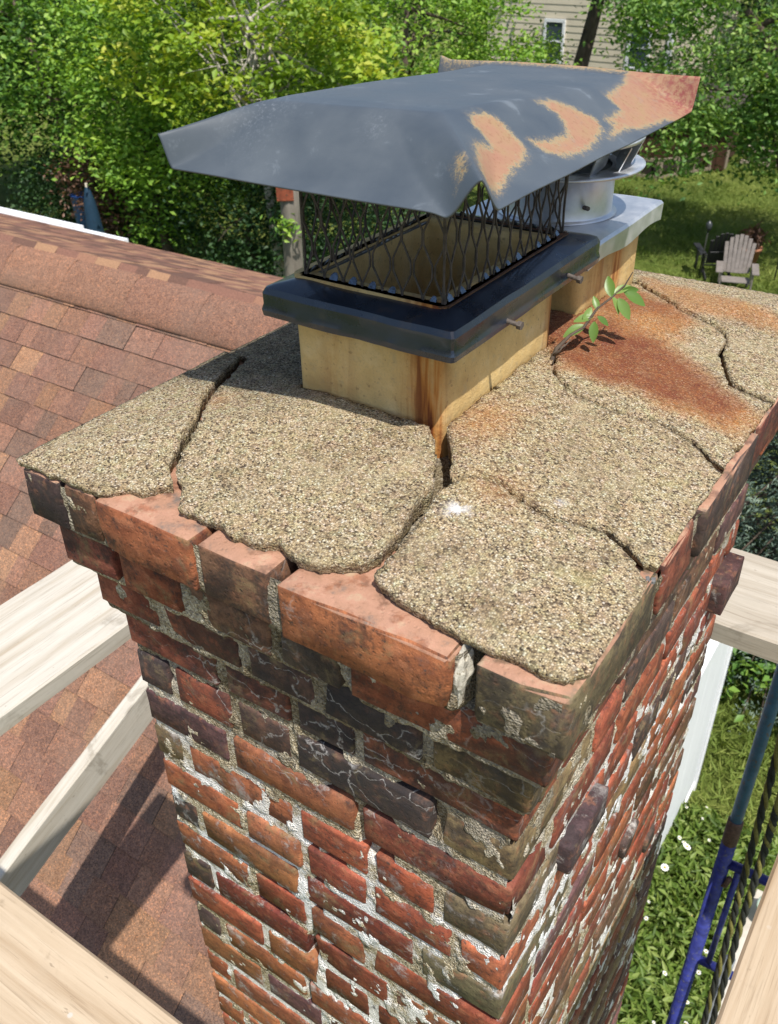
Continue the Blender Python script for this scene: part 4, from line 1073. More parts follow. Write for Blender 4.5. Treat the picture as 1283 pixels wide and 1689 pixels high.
# rows seen by the photograph get single shingles, between these x limits
vis = {}
for k in range(0, 20):
    s0 = -EX * k
    left = -4.75 + 0.088 * k + 0.0 * k if k < 12 else -3.75 + 0.075 * (k - 12) * 2
    right = {0: -2.2, 1: -2.35, 2: -2.45, 3: -2.5, 4: -2.6, 5: -2.62, 6: -2.65, 7: -2.6, 8: -2.4, 9: -2.2, 10: -2.0}.get(k, -1.7 + 0.03 * (k - 11))
    vis[k] = (left, right)
n_sh = 0
rr = random.Random(21)
rotx = Matrix.Rotation(TH, 3, 'X')
for k in range(-1, 26):
    s0 = -EX * k
    x = RX0 - rr.uniform(0, 0.2)
    lo, hi = vis.get(k, (1, 0))
    last = None
    while x < RX1:
        wi = rr.choices(range(6), [1, 2, 3, 3, 3, 2])[0]
        ci = rr.randrange(len(SH))
        if ci == last: ci = rr.randrange(len(SH))
        last = ci; v_ = rr.uniform(0.85, 1.18)
        lift = rr.choice((0.0, 0.0, 0.0025))
        w_ = widths[wi]
        if x + w_ > RX1: break
        P = roof_pt(x, s0, 0.003 + lift)
        if lo <= x <= hi and n_sh < 298:
            o = bpy.data.objects.new('shingle', smesh[wi]); COL.objects.link(o); o.parent = deck
            o.location = P; o.rotation_euler = (TH, 0, rr.uniform(-0.004, 0.004)); o.scale = (0.992, 1, 1)
            o.color = (*[min(1, c_ * v_) for c_ in SH[ci]], 1); n_sh += 1
        else:
            me = smesh[wi]; b0 = len(smb_v)
            smb_v += [tuple(rotx @ vv.co + P) for vv in me.vertices]
            smb_f += [tuple(b0 + i for i in pg.vertices) for pg in me.polygons]
            smb_r += [rr.random()] * len(me.vertices)
        x += w_
me = bpy.data.meshes.new('shingle_field'); me.from_pydata(smb_v, [], smb_f); me.update(); add_attr(me, 'rnd', smb_r)
me.materials.append(M['shingle_far']); me.materials.append(M['asphalt_shadow']); me.polygons.foreach_set('material_index', [1 if (i_ % 8) in (4, 5, 6, 7) else 0 for i_ in range(len(me.polygons))])
o = obj('shingle_field', me, None, deck, kind='stuff')
# rear slope courses, too foreshortened to tell apart
ta = math.atan2(APZ - BZ, BY - APY); smb_v, smb_f, smb_r = [], [], []
for k in range(int(math.hypot(BY - APY, APZ - BZ) / EX)):
    s0 = (k + 1) * EX; x = RX0
    while x < RX1 - 0.2:
        w_ = rr.choice(widths); up = 0.004 + rr.choice((0, 0.003))
        b0 = len(smb_v); y = APY + s0 * math.cos(ta); z = APZ - s0 * math.sin(ta)
        for dx, ds, dz in ((0, 0, 0.006), (w_, 0, 0.006), (w_, -EX - 0.02, 0.001), (0, -EX - 0.02, 0.001), (0, 0, -0.002), (w_, 0, -0.002)):
            smb_v.append((x + dx, y + ds * math.cos(ta), z - ds * math.sin(ta) + dz + up))
        smb_f += [(b0, b0 + 1, b0 + 2, b0 + 3), (b0 + 4, b0 + 5, b0 + 1, b0), (b0, b0 + 3, b0 + 4), (b0 + 1, b0 + 5, b0 + 2)]; smb_r += [rr.random()] * 6; x += w_
me = bpy.data.meshes.new('shingle_field'); me.from_pydata(smb_v, [], smb_f); me.update(); add_attr(me, 'rnd', smb_r)
obj('shingle_field', me, M['shingle_far'], deck2, kind='stuff')
# rounded ridge cap pieces
cw = 0.5; x = RX0
cap_prof = [(-0.195, -0.148), (-0.197, -0.133), (-0.15, -0.085), (-0.1, -0.036), (-0.06, -0.006), (-0.02, 0.012), (0.03, 0.013), (0.08, 0.0), (0.16, -0.03), (0.2, -0.047)]
while x < RX1 - 0.05:
    w_ = min(cw, RX1 - x); n = len(cap_prof)
    vs = [(x + dx, APY + y, APZ + z + 0.012 + dz) for dx, dz in ((0, 0.0), (w_ * 0.5, 0.002), (w_ + 0.02, 0.003)) for y, z in cap_prof]
    fs = [(i, i + n, i + n + 1, i + 1) for i in range(n - 1)] + [(n + i, 2 * n + i, 2 * n + i + 1, n + i + 1) for i in range(n - 1)]
    mb = MB(); mb.add(vs, fs); me = mb.mesh('ridge_shingle', True)
    v_ = rr.uniform(0.93, 1.07); c_ = rr.choice([SH[0], SH[0], SH[7], SH[7], (0.27, 0.152, 0.105)])
    o = obj('ridge_shingle', me, M['shingle'], house, color=tuple(q_ * v_ for q_ in c_)); o.location = -HO
    x += w_
mb = MB(); mb.box((RX0 + 1.2, BY + 0.03, BZ - 0.035), (2.4, 0.07, 0.1)); mb.box((RX0 + 0.85, BY + 0.05, BZ + 0.02), (1.7, 0.09, 0.03)); hp('gutter', mb, M['white'])
# walls
mb = MB(); gx = -0.8
pts = [(-0.1, -6.0), (4.9, -6.0), (4.9, BZ + 0.03), (APY, APZ - 0.16), (-0.1, -3.55)]
vs = [(gx, y, z) for y, z in pts] + [(gx - 0.15, y, z) for y, z in pts]
mb.add(vs, [(0, 1, 2, 3, 4), (9, 8, 7, 6, 5)] + [(i, 5 + i, 5 + (i + 1) % 5, (i + 1) % 5) for i in range(5)]); hp('gable_wall', mb, M['white'])
mb = MB(); mb.box(((RX0 + gx) / 2, -0.05, -4.85), (gx - RX0 - 0.3, 0.15, 2.3)); mb.box(((RX0 + gx) / 2, 4.85, -4.2), (gx - RX0 - 0.3, 0.1, 3.5)); hp('long_wall', mb, M['white'])

# ============================================================ WHITE WALL on the lawn behind the chimney
fence = thing('vinyl_fence', 'white vinyl fence panel standing on the grass behind the chimney', 'fence', (-0.63, 3.8, -6.0))
mb = MB()
for i in range(9):
    y0_ = 2.42 + i * 0.312; m2 = MB(); m2.box((-0.63, y0_ + 0.155, -4.92), (0.04, 0.3085, 2.06)); o = m2.build('board', M['white'], fence, bevel=0.004); o.location = (0.63, -3.8, 6.0)
for z in (-5.93, -3.82):
    m2 = MB(); m2.box((-0.63, 3.83, z), (0.062, 2.85, 0.1)); o = m2.build('rail', M['white'], fence); o.location = (0.63, -3.8, 6.0)
m2 = MB(); m2.box((-0.625, 5.275, -4.88), (0.075, 0.06, 2.24)); o = m2.build('post', M['white'], fence, bevel=0.006); o.location = (0.63, -3.8, 6.0)
m2 = MB()
for i in range(70): m2.box((-0.586, 5.262, -5.9 + i * 0.03), (0.003, 0.006, 0.014))
o = m2.build('perforated_edge', mat_plain('grey_perforation', (0.3, 0.31, 0.33)), fence); o.location = (0.63, -3.8, 6.0)

# ============================================================ SCAFFOLD PLANKS, FRAME, ROPES
def plank(name, c, d, mat, label, rot=(0, 0, 0), seed=0, group=None):
    """d = length, width, thickness; long axis X"""
    n = 40; m = 8
    l, w_, t = d; vs = []; fs = []
    prof = []
    for y, z in ((-w_ / 2, -t / 2), (-w_ / 2, 0), (-w_ / 2, t / 2 - 0.004), (-w_ / 2 + 0.004, t / 2)): prof.append((y, z))
    for k in range(1, m): prof.append((-w_ / 2 + w_ * k / m, t / 2))
    for y, z in ((w_ / 2 - 0.004, t / 2), (w_ / 2, t / 2 - 0.004), (w_ / 2, 0), (w_ / 2, -t / 2)): prof.append((y, z))
    K = len(prof)
    V = np.array([(-l / 2 + l * i / n, y, z) for i in range(n + 1) for y, z in prof])
    V[:, 2] += (fbm(V, 6, 2, seed) - 0.5) * 0.005; V[:, 1] += (fbm(V * np.array([1, 0.2, 0.2]), 5, 2, seed + 5) - 0.5) * 0.005
    for i in range(n):
        for k in range(K - 1): fs.append((i * K + k, (i + 1) * K + k, (i + 1) * K + k + 1, i * K + k + 1))
        fs.append((i * K + K - 1, (i + 1) * K + K - 1, (i + 1) * K, i * K))
    me = bpy.data.meshes.new(name); me.from_pydata([tuple(v) for v in V], [], [f_[::-1] for f_ in fs] + [tuple(range(K)), tuple(range(n * K + K - 1, n * K - 1, -1))]); me.update()
    me.polygons.foreach_set('use_smooth', [False] * len(me.polygons))
    bm = bmesh.new(); bm.from_mesh(me); bmesh.ops.recalc_face_normals(bm, faces=bm.faces[:]); bm.to_mesh(me); bm.free()
    o = obj(name, me, mat, None, label, 'plank', group); o.location = c; o.rotation_euler = rot
    return o
ZP = -0.62
plank('scaffold_plank', (-1.112, -1.18, ZP - 0.019), (3.2, 0.252, 0.038), M['wood_pale'], 'wide bleached pine plank ending over the roof beside the chimney', (0, 0, math.pi / 2), 1)
plank('scaffold_plank', (-1.45, -0.285, ZP + 0.0215), (3.1, 0.25, 0.038), M['wood_tan'], 'yellowish grained plank crossing in front of the chimney face', (0, 0, 0.0), 2)
plank('scaffold_plank', (0.285, 0.1, ZP + 0.0255), (3.4, 0.25, 0.038), M['wood_tan'], 'straight-grained pine plank beside the blue scaffold post', (0, 0, math.pi / 2), 3)
plank('scaffold_plank', (0.7, 1.045, ZP - 0.019), (2.9, 0.25, 0.045), M['wood_grey'], 'weathered grey plank sticking out from behind the chimney', (0, 0, 0.0), 4)
plank('scaffold_brace', (-1.81, 0.45, -1.94), (1.5, 0.05, 0.14), M['wood_pale'], 'narrow grey timber on edge sloping down over the shingles', (0, -math.radians(21.5), math.pi / 2), 5)

frame = thing('scaffold_tower', 'chipped blue steel scaffold tower standing outside the chimney', 'scaffold', (0.043, 1.35, -6.0))
FO = Vector(frame.location)
def fp(name, mb, mat, smooth=True):
    o = mb.build(name, mat, frame, smooth); o.location = -FO; return o
PX, PY = 0.043, 1.35
mb = MB(); mb.tube([(PX, PY, -1.63), (PX, PY, 0.9)], 0.0165, 20); fp('upper_post', mb, M['blue2'])
mb = MB(); mb.tube([(PX, PY, -1.70), (PX, PY, -1.69), (PX, PY, -1.6), (PX, PY, -1.595)], [0.0185, 0.021, 0.021, 0.018], 20); fp('coupling', mb, M['collar'])
mb = MB(); mb.tube([(PX, PY, -6.0), (PX, PY, -1.69)], 0.0205, 20); fp('lower_post', mb, M['blue'])
for z in (-1.78, -2.27, -2.9):
    mb = MB(); mb.tube([(PX, PY, z), (PX + 0.9, PY + 0.02, z)], 0.0145, 14); fp('rung', mb, M['blue'])
mb = MB(); mb.tube([(PX + 0.9, PY + 0.02, -6.0), (PX + 0.9, PY + 0.02, 0.9)], 0.0185, 16); fp('far_post', mb, M['blue2'])
mb = MB(); mb.tube([(PX + 0.045, PY, -1.78), (PX + 0.045, PY, -2.27)], 0.009, 10); fp('short_stay', mb, M['blue'])
mb = MB(); mb.tube([(PX, PY - 0.0, -1.88), (PX + 0.024, PY - 0.012, -1.86), (PX + 0.03, PY - 0.014, -1.82)], 0.008, 8); fp('locking_hook', mb, M['collar'])
mb = MB(); mb.tube([(PX + 0.1, PY - 0.06, -2.1), (PX + 0.09, PY - 0.12, -6.0)], 0.015, 12)
tube = mb.build('steel_tube', mat_plain('dull_galvanised_tube', (0.3, 0.32, 0.33), 0.5, metallic=0.5), None, True, label='dull grey steel tube behind the striped ropes', cat='tube')

def rope(pts, label, rad=0.0095):
    pts = [Vector(p) for p in pts]; mb = MB()
    dense = []
    for i in range(len(pts) - 1):
        for k in range(30): dense.append(pts[i].lerp(pts[i + 1], k / 30))
    dense.append(pts[-1])
    # three twisted strands
    root = thing('rope', label, 'rope', tuple(pts[-1]), 0, 'striped ropes beside the blue post')
    for sidx in range(3):
        cur = []
        for i, p in enumerate(dense):
            a = i * 0.55 + sidx * 2 * math.pi / 3
            cur.append(p + Vector((math.cos(a), math.sin(a), 0)) * rad * 0.5)
        m2 = MB(); m2.tube(cur, rad * 0.6, 6)
        o = m2.build('strand', M['rope_y'] if sidx == 0 else M['rope_b'], root, True); o.location = -pts[-1]
    return root
rope([(0.04, 1.20, 0.4), (0.093, 1.218, -1.164), (0.106, 1.223, -1.526), (0.118, 1.233, -1.883), (0.133, 1.246, -2.415), (0.15, 1.25, -4.2)], 'black rope with yellow fleck hanging next to the blue post')
rope([(0.12, 1.12, 0.4), (0.131, 1.158, -1.269), (0.135, 1.168, -1.439), (0.14, 1.179, -1.788), (0.155, 1.205, -2.312), (0.17, 1.22, -4.2)], 'black rope with yellow fleck hanging next to the pine plank')
# ============================================================ GROUND
GZ = -6.0
mb = MB()
n = 60
gx, gy = np.meshgrid(np.linspace(-90, 60, n), np.linspace(-40, 110, n), indexing='ij')
gp = np.stack([gx.ravel(), gy.ravel(), np.full(n * n, GZ)], 1)
gp[:, 2] += (fbm(gp, 0.12, 2, 3) - 0.5) * 0.5 * sstep((np.hypot(gp[:, 0] + 2, gp[:, 1] - 6) - 9) / 10)
gp[:, 2] += 0.03 * np.clip(gp[:, 1] - 40, 0, 100)
idx = np.arange(n * n).reshape(n, n)
f = np.stack([idx[:-1, :-1], idx[1:, :-1], idx[1:, 1:], idx[:-1, 1:]], -1).reshape(-1, 4)
obj('lawn', mesh_np('lawn', gp, f, True), M['grass'], kind='structure')
mb = MB(); mb.box((1.1, 3.3, GZ + 0.03), (1.95, 2.5, 0.1)); mb.build('patio', M['patio'], None, bevel=0.01, kind='structure')

# ============================================================ FOLIAGE TOOLS
def leaf_cloud(cent, size, up=0.6, seed=0, aspect=0.55, droop=None, rnd=None, fold=0.25):
    """one small folded leaf (2 tris) per centre"""
    rg = np.random.default_rng(seed); n = len(cent)
    nr = rg.normal(size=(n, 3)); nr[:, 2] = np.abs(nr[:, 2]) + up * 1.6
    nr /= np.linalg.norm(nr, axis=1)[:, None]
    d = rg.normal(size=(n, 3))
    if droop is not None: d = d * 0.7 + droop
    d -= nr * (d * nr).sum(1)[:, None]; d /= np.linalg.norm(d, axis=1)[:, None] + 1e-9
    s = np.cross(nr, d); sz = size * rg.uniform(0.65, 1.25, n)[:, None]
    a = cent - d * sz * 0.5; b = cent + d * sz * 0.5
    l = cent + s * sz * aspect * 0.5 + nr * sz * fold * 0.5 - d * sz * 0.06; r = cent - s * sz * aspect * 0.5 + nr * sz * fold * 0.5 - d * sz * 0.06
    V = np.stack([a, l, b, r], 1).reshape(-1, 3)
    i = np.arange(n)[:, None] * 4
    F_ = np.concatenate([i + np.array([[0, 2, 1]]), i + np.array([[0, 3, 2]])], 1).reshape(-1, 3)
    rv = rg.random(n) if rnd is None else rnd
    return V, F_, np.repeat(rv, 4)

def clumps(c, rad, n_cl, per, spread, seed, hollow=0.45, flat=0.6):
    """leaf centres: small sprays spread through an ellipsoid, denser towards its skin"""
    rg = np.random.default_rng(seed)
    u = rg.normal(size=(n_cl, 3)); u /= np.linalg.norm(u, axis=1)[:, None]
    r = (hollow + (1 - hollow) * rg.random(n_cl) ** 0.6)
    bump_ = 0.72 + 0.55 * fbm(u * 2.2 + seed, 1.3, 2, seed)
    cc = np.array(c) + u * (r * bump_)[:, None] * np.array(rad)
    k = rg.normal(size=(n_cl, per, 3)) * spread * rg.uniform(0.6, 1.3, (n_cl, 1, 1)); k[:, :, 2] *= flat
    rv = np.clip(rg.random((n_cl, 1)) * 0.65 + rg.random((n_cl, per)) * 0.35, 0, 1)
    return (cc[:, None, :] + k).reshape(-1, 3), rv.ravel(), cc

def make_tree(name, label, base, blobs, leafmat, barkmat, size=0.13, seed=0, n_cl=700, per=14, spread=0.28, trunk_r=0.16, cat='tree', group=None, lean=(0, 0), up=0.6, limbs=7, zmax=None, aspect=0.55, xcut=None):
    root = thing(name, label, cat, base, 0, group); B = Vector(base); rr = random.Random(seed)
    LV, RV, CC = [], [], []
    tot = sum(b[1][0] * b[1][1] + b[1][0] * b[1][2] for b in blobs)
    for i, (c, rad) in enumerate(blobs):
        w = (rad[0] * rad[1] + rad[0] * rad[2]) / tot
        p, r, cc = clumps(c, rad, max(8, int(n_cl * w)), per, spread, seed * 31 + i)
        LV.append(p); RV.append(r); CC.append(cc)
    p = np.concatenate(LV); r = np.concatenate(RV); cc = np.concatenate(CC)
    keep = p[:, 2] > GZ + 0.1
    if zmax is not None: keep &= p[:, 2] < zmax
    if xcut is not None: keep &= xcut(p)
    p, r = p[keep], r[keep]
    V, F_, R_ = leaf_cloud(p, size, up, seed, aspect, rnd=r)
    me = mesh_np('crown', V, F_); add_attr(me, 'rnd', R_)
    o = obj('crown', me, leafmat, root); o.location = -B
    mb = MB(); top = Vector(blobs[0][0]) + Vector((lean[0], lean[1], 0.3))
    mid = B.lerp(top, 0.5) + Vector((rr.uniform(-0.2, 0.2), rr.uniform(-0.2, 0.2), 0))
    path = [B - Vector((0, 0, 0.1)), B + Vector((0, 0, 0.4)), mid, top]
    mb.tube(path, [trunk_r * 1.25, trunk_r, trunk_r * 0.7, trunk_r * 0.3], 10)
    for k in range(limbs):
        q = Vector(cc[rr.randrange(len(cc))]); t = rr.uniform(0.35, 0.95); s0 = mid.lerp(top, (t - 0.35) / 0.6)
        m1 = s0.lerp(q, 0.5) + Vector((rr.uniform(-.25, .25), rr.uniform(-.25, .25), rr.uniform(0, 0.4)))
        mb.tube([s0, m1, q], [trunk_r * 0.34, trunk_r * 0.2, trunk_r * 0.07], 6)
        for _ in range(2):
            e = q + Vector((rr.uniform(-.7, .7), rr.uniform(-.7, .7), rr.uniform(-.4, .5)))
            mb.tube([m1.lerp(q, rr.uniform(0.2, 0.9)), e], [trunk_r * 0.09, trunk_r * 0.03], 5)
    o = mb.build('trunk', barkmat, root, True); o.location = -B
    return root

# ============================================================ TREES
make_tree('maple_tree', 'young maple with bright lime leaves and pale bare twigs behind the cowl', (-11.3, 12.6, GZ),
          [((-11.4, 12.4, -1.2), (2.3, 2.2, 1.9)), ((-9.9, 12.6, -2.0), (1.5, 1.5, 1.2)), ((-12.6, 11.9, -1.0), (1.3, 1.3, 1.6))], M['leaf_lime'], M['bark_pale'], 0.15, 1, 210, 46, 0.2, 0.11, limbs=30)
make_tree('leafy_tree', 'tall mid green tree shading the left side of the lawn', (-19.0, 14.0, GZ),
          [((-19.2, 13.6, -1.2), (3.6, 3.2, 3.4)), ((-16.6, 13.4, -2.4), (1.9, 1.9, 2.0)), ((-22.5, 13.5, -0.5), (3.0, 3.0, 2.6))], M['leaf_mid'], M['bark'], 0.15, 2, 620, 46, 0.36, 0.2)
make_tree('leafy_tree', 'bushy green tree with yellowish tips next to the bronze bush', (-14.4, 12.6, GZ),
          [((-14.6, 12.6, -2.2), (1.6, 1.8, 2.3)), ((-13.6, 12.6, -3.6), (1.5, 1.5, 1.4))], M['leaf_lime2'], M['bark'], 0.125, 3, 380, 40, 0.26, 0.12)
make_tree('dark_shrub', 'dark green shrub low behind the roof ridge near the post', (-12.4, 13.2, GZ),
          [((-12.4, 13.2, -4.5), (1.9, 1.6, 1.35)), ((-10.6, 13.4, -4.4), (1.6, 1.5, 1.3))], M['leaf_dark'], M['bark'], 0.1, 4, 850, 24, 0.24, 0.08, 'shrub')
make_tree('dark_shrub', 'dark green shrub at the edge of the shaded lawn', (-17.4, 13.0, GZ),
          [((-17.3, 12.9, -4.6), (1.5, 1.4, 1.2)), ((-15.6, 13.0, -5.0), (1.3, 1.2, 0.9))], M['leaf_dark'], M['bark'], 0.1, 5, 600, 22, 0.22, 0.07, 'shrub')
make_tree('bronze_bush', 'small bronze-leaved bush among the green shrubs', (-15.7, 11.8, GZ),
          [((-15.7, 11.8, -4.0), (0.75, 0.6, 0.5)), ((-15.3, 11.8, -4.6), (0.6, 0.5, 0.5))], M['leaf_red'], M['bark'], 0.09, 6, 110, 20, 0.16, 0.04, 'bush', limbs=4)
make_tree('leafy_tree', 'light green tree standing between the cowl and the cream house', (-12.6, 19.3, GZ),
          [((-12.6, 19.2, -1.6), (3.0, 2.6, 2.4)), ((-10.5, 20.2, -3.0), (1.5, 1.6, 1.1)), ((-13.2, 22.6, -1.2), (1.3, 1.2, 0.8)), ((-12.3, 25.5, -3.3), (1.0, 0.9, 0.7)), ((-15.6, 18.8, -1.4), (2.4, 2.2, 2.4))], M['leaf_lime2'], M['bark'], 0.145, 7, 560, 42, 0.32, 0.16)
make_tree('leafy_tree', 'dark-trunked leaning tree in front of the cream house', (-11.3, 25.2, GZ),
          [((-10.6, 25.4, 1.2), (3.0, 2.4, 2.2)), ((-9.0, 25.0, -0.8), (1.3, 1.2, 1.2))], M['leaf_dark2'], M['bark'], 0.13, 8, 600, 24, 0.35, 0.27, lean=(0.7, 0.0))
make_tree('overhanging_tree', 'big green tree whose branches hang over the brown shed', (-1.0, 22.0, GZ),
          [((-5.2, 19.9, -1.6), (2.7, 2.2, 2.0)), ((-2.6, 20.4, -2.2), (2.3, 2.0, 1.9)), ((-5.9, 19.0, -3.5), (0.8, 0.8, 1.0)), ((-7.0, 20.6, -0.9), (1.6, 1.6, 1.2)), ((-4.2, 20.0, -3.4), (1.2, 1.2, 0.9))], M['leaf_right'], M['bark'], 0.135, 9, 620, 42, 0.29, 0.2, up=0.35)
make_tree('dark_shrub', 'dark shrub behind the low stone wall', (-5.0, 30.0, GZ),
          [((-5.0, 30.2, -4.8), (2.4, 1.6, 1.5)), ((-8.4, 30.6, -4.4), (2.2, 1.6, 1.8)), ((-2.2, 30.0, -4.8), (2.2, 1.6, 1.5))], M['leaf_dark2'], M['bark'], 0.13, 10, 900, 22, 0.3, 0.09, 'shrub')
make_tree('dark_shrub', 'broad-leaved green shrub on the grass beside the white fence', (-0.25, 6.9, GZ),
          [((-0.2, 6.9, -5.65), (0.75, 0.6, 0.5)), ((0.5, 6.5, -5.6), (0.6, 0.6, 0.5))], M['leaf_mid'], M['bark'], 0.12, 11, 170, 12, 0.12, 0.03, 'shrub', limbs=4)
make_tree('dark_shrub', 'dark leafy shrub next to the slatted garden chair', (-2.3, 18.0, GZ),
          [((-2.1, 18.0, -5.3), (0.75, 0.7, 0.7))], M['leaf_dark'], M['bark'], 0.1, 12, 130, 12, 0.14, 0.03, 'shrub', limbs=4)

# far wood behind everything: one mass
LV, RV = [], []
for i in range(24):
    x = -52 + i * 2.9
    rg = random.Random(i + 50)
    c = (x + rg.uniform(-1, 1), 37 + rg.uniform(-3, 3) - 0.45 * min(0, x + 14) * -1, -2.2 + rg.uniform(-0.6, 1.0))
    p, r, cc = clumps(c, (3.0, 2.2, 3.9), 280, 20, 0.42, 900 + i); LV.append(p); RV.append(r * 0.8)
for i in range(14):
    rg = random.Random(i + 90); a = math.radians(118 + i * 4.2); d_ = 27 + rg.uniform(-2, 3)
    c = (0.1 + d_ * math.cos(a), -0.4 + d_ * math.sin(a), -2.4 + rg.uniform(-0.5, 1.2))
    if -17 < c[0] < -9.5 and c[1] > 20: continue
    p, r, cc = clumps(c, (2.6, 2.4, 3.6), 260, 20, 0.4, 1200 + i); LV.append(p); RV.append(r)
p = np.concatenate(LV); r = np.concatenate(RV)
keep = (p[:, 2] > GZ) & ~((p[:, 0] > -15.5) & (p[:, 0] < -8.5) & (p[:, 1] < 33)); p, r = p[keep], r[keep]
V, F_, R_ = leaf_cloud(p, 0.19, 0.5, 77, 0.6, rnd=r)
me = mesh_np('wood', V, F_); add_attr(me, 'rnd', R_)
obj('wood', me, M['leaf_dark'], None, 'mass of green trees filling the background', 'wood', kind='stuff')

# ============================================================ SPRUCE
sp_root = thing('spruce_tree', 'blue-green spruce growing beyond the grey plank', 'tree', (-0.55, 7.9, GZ))
SB = Vector((-0.55, 7.9, GZ)); rr = random.Random(4); cent, dr, rv = [], [], []
mb = MB(); mb.tube([SB, SB + Vector((0, 0, 4.6))], [0.11, 0.02], 10)
for t in range(22):
    z = 0.35 + t * 0.19; R_m = 1.85 * (1 - z / 5.2) + 0.12; nb = 11
    for k in range(nb):
        a = 2 * math.pi * (k + rr.random() * 0.6) / nb + t * 0.7; ln = R_m * rr.uniform(0.8, 1.1); d = Vector((math.cos(a), math.sin(a), 0))
        tip = SB + Vector((0, 0, z - 0.22 * ln)) + d * ln
        mb.tube([SB + Vector((0, 0, z)), SB + Vector((0, 0, z - 0.02)) + d * ln * 0.5, tip], [0.018, 0.012, 0.005], 5)
        side = Vector((-d.y, d.x, 0))
        for q in range(34):
            u = 0.3 + 0.72 * rr.random(); wv = 0.3 * (1.1 - u) * ln + 0.09
            c = SB + Vector((0, 0, z - 0.22 * ln * u * u)) + d * ln * u + side * rr.uniform(-wv, wv); base_r = rr.random() * 0.4 + 0.6 * (u - 0.3)
            for _ in range(8):
                cent.append(c + Vector((rr.gauss(0, 0.035), rr.gauss(0, 0.035), rr.gauss(0, 0.02)))); dr.append(d + side * rr.uniform(-0.8, 0.8) + Vector((0, 0, rr.uniform(-0.2, 0.3)))); rv.append(min(1, max(0, base_r + rr.uniform(-0.2, 0.2))))
o = mb.build('trunk', M['bark'], sp_root, True); o.location = -SB
V, F_, R_ = leaf_cloud(np.array(cent), 0.06, 0.7, 8, 0.22, np.array(dr) * 1.6, np.array(rv))
me = mesh_np('crown', V, F_); add_attr(me, 'rnd', R_); o = obj('crown', me, M['leaf_spruce'], sp_root); o.location = -SB

# ============================================================ FLOWER BED AND GRASS
rg = np.random.default_rng(12)
n = 9000
px = rg.uniform(-1.05, 0.2, n); py = rg.uniform(2.3, 4.95, n)
keep = (vnoise(np.stack([px, py, px * 0], 1), 5, 2) > 0.18) & ~((px > 0.1) & (py < 4.6))
px, py = px[keep], py[keep]; hgt = 0.1 + 0.3 * vnoise(np.stack([px, py, px * 0], 1), 3, 5)
pz = GZ + hgt * rg.random(len(px)) ** 0.5
cent = np.stack([px, py, pz], 1); dr = np.stack([rg.normal(0, 0.7, len(px)), rg.normal(0, 0.7, len(px)), np.full(len(px), 0.9)], 1)
V, F_, R_ = leaf_cloud(cent, 0.105, 0.25, 21, 0.3, dr)
me = mesh_np('flower_bed', V, F_); add_attr(me, 'rnd', R_)
obj('flower_bed', me, M['leaf_bed'], None, 'bed of bright green leafy plants at the foot of the chimney', 'flower bed', kind='stuff')
mb = MB(); mc = MB(); mpk = MB()
rr = random.Random(31)
def daisy(mb_, mc_, c, r, n_p=11):
    tx, ty = rr.uniform(-0.3, 0.3), rr.uniform(-0.3, 0.3)
    for k in range(n_p):
        a = 2 * math.pi * k / n_p; d = Vector((math.cos(a), math.sin(a), tx * math.cos(a) + ty * math.sin(a))); s = Vector((-d.y, d.x, 0)) * r * 0.24
        mb_.add([c + d * r * 0.2, c + d * r * 0.75 + s, c + d * r, c + d * r * 0.75 - s], [(0, 3, 2, 1)])
    mc_.lathe([(0, 0.008), (r * 0.22, 0.006), (r * 0.28, 0)], tuple(c), 8)
big = [(-0.42, 4.35), (-0.5, 4.08)]
for x, y in big: daisy(mb, mc, Vector((x, y, GZ + 0.42)), 0.032)
for _ in range(38):
    x, y = rr.uniform(-0.95, 0.12), rr.uniform(2.5, 4.95)
    daisy(mb, mc, Vector((x, y, GZ + rr.uniform(0.22, 0.42))), rr.uniform(0.01, 0.02), 8)
fb = thing('daisies', 'white and cream daisies scattered over the green bed', 'flowers', (-0.4, 3.8, GZ)); fb['kind'] = 'stuff'
o = mb.build('petals', M['petal'], fb); o.location = (0.4, -3.8, 6.0); o['kind'] = 'stuff'
o = mc.build('flower_centres', mat_plain('yellow_centre', (0.5, 0.33, 0.05)), fb); o.location = (0.4, -3.8, 6.0); o['kind'] = 'stuff'

def grass_field(name, label, n, x0, x1, y0, y1, h, seed, w=0.25):
    rg = np.random.default_rng(seed)
    c = np.stack([rg.uniform(x0, x1, n), rg.uniform(y0, y1, n), np.full(n, GZ)], 1)
    hh = h * (0.5 + rg.random(n)) * (0.5 + vnoise(c, 1.7, 3)); c[:, 2] += hh * 0.4
    c[:, 2] += (fbm(np.column_stack([c[:, :2], np.full(n, GZ)]), 0.12, 2, 3) - 0.5) * 0.5 * sstep((np.hypot(c[:, 0] + 2, c[:, 1] - 6) - 9) / 10)
    d = np.stack([rg.normal(0, 0.6, n), rg.normal(0, 0.6, n), np.ones(n)], 1)
    V, F_, R_ = leaf_cloud(c, 1.0, 0.0, seed, 0.1, d, np.clip(0.1 + 0.9 * vnoise(c, 0.9, 7) * rg.uniform(0.5, 1.2, n), 0, 1), 0.05)
    V = (V.reshape(-1, 4, 3) - c[:, None]) * hh[:, None, None] * np.array([w / 0.1 * 1.0, w / 0.1 * 1.0, 1.0]) ** 0 + c[:, None]
    me = mesh_np(name, V.reshape(-1, 3), F_); add_attr(me, 'rnd', R_)
    return obj(name, me, M['leaf_grass'], None, label, 'grass', kind='stuff')
grass_field('grass', 'short lawn grass beside the white fence', 26000, -1.4, 1.6, 4.7, 9.5, 0.11, 5)
grass_field('grass', 'mown lawn grass around the garden chair', 60000, -10.5, -1.5, 16.5, 29, 0.13, 6)

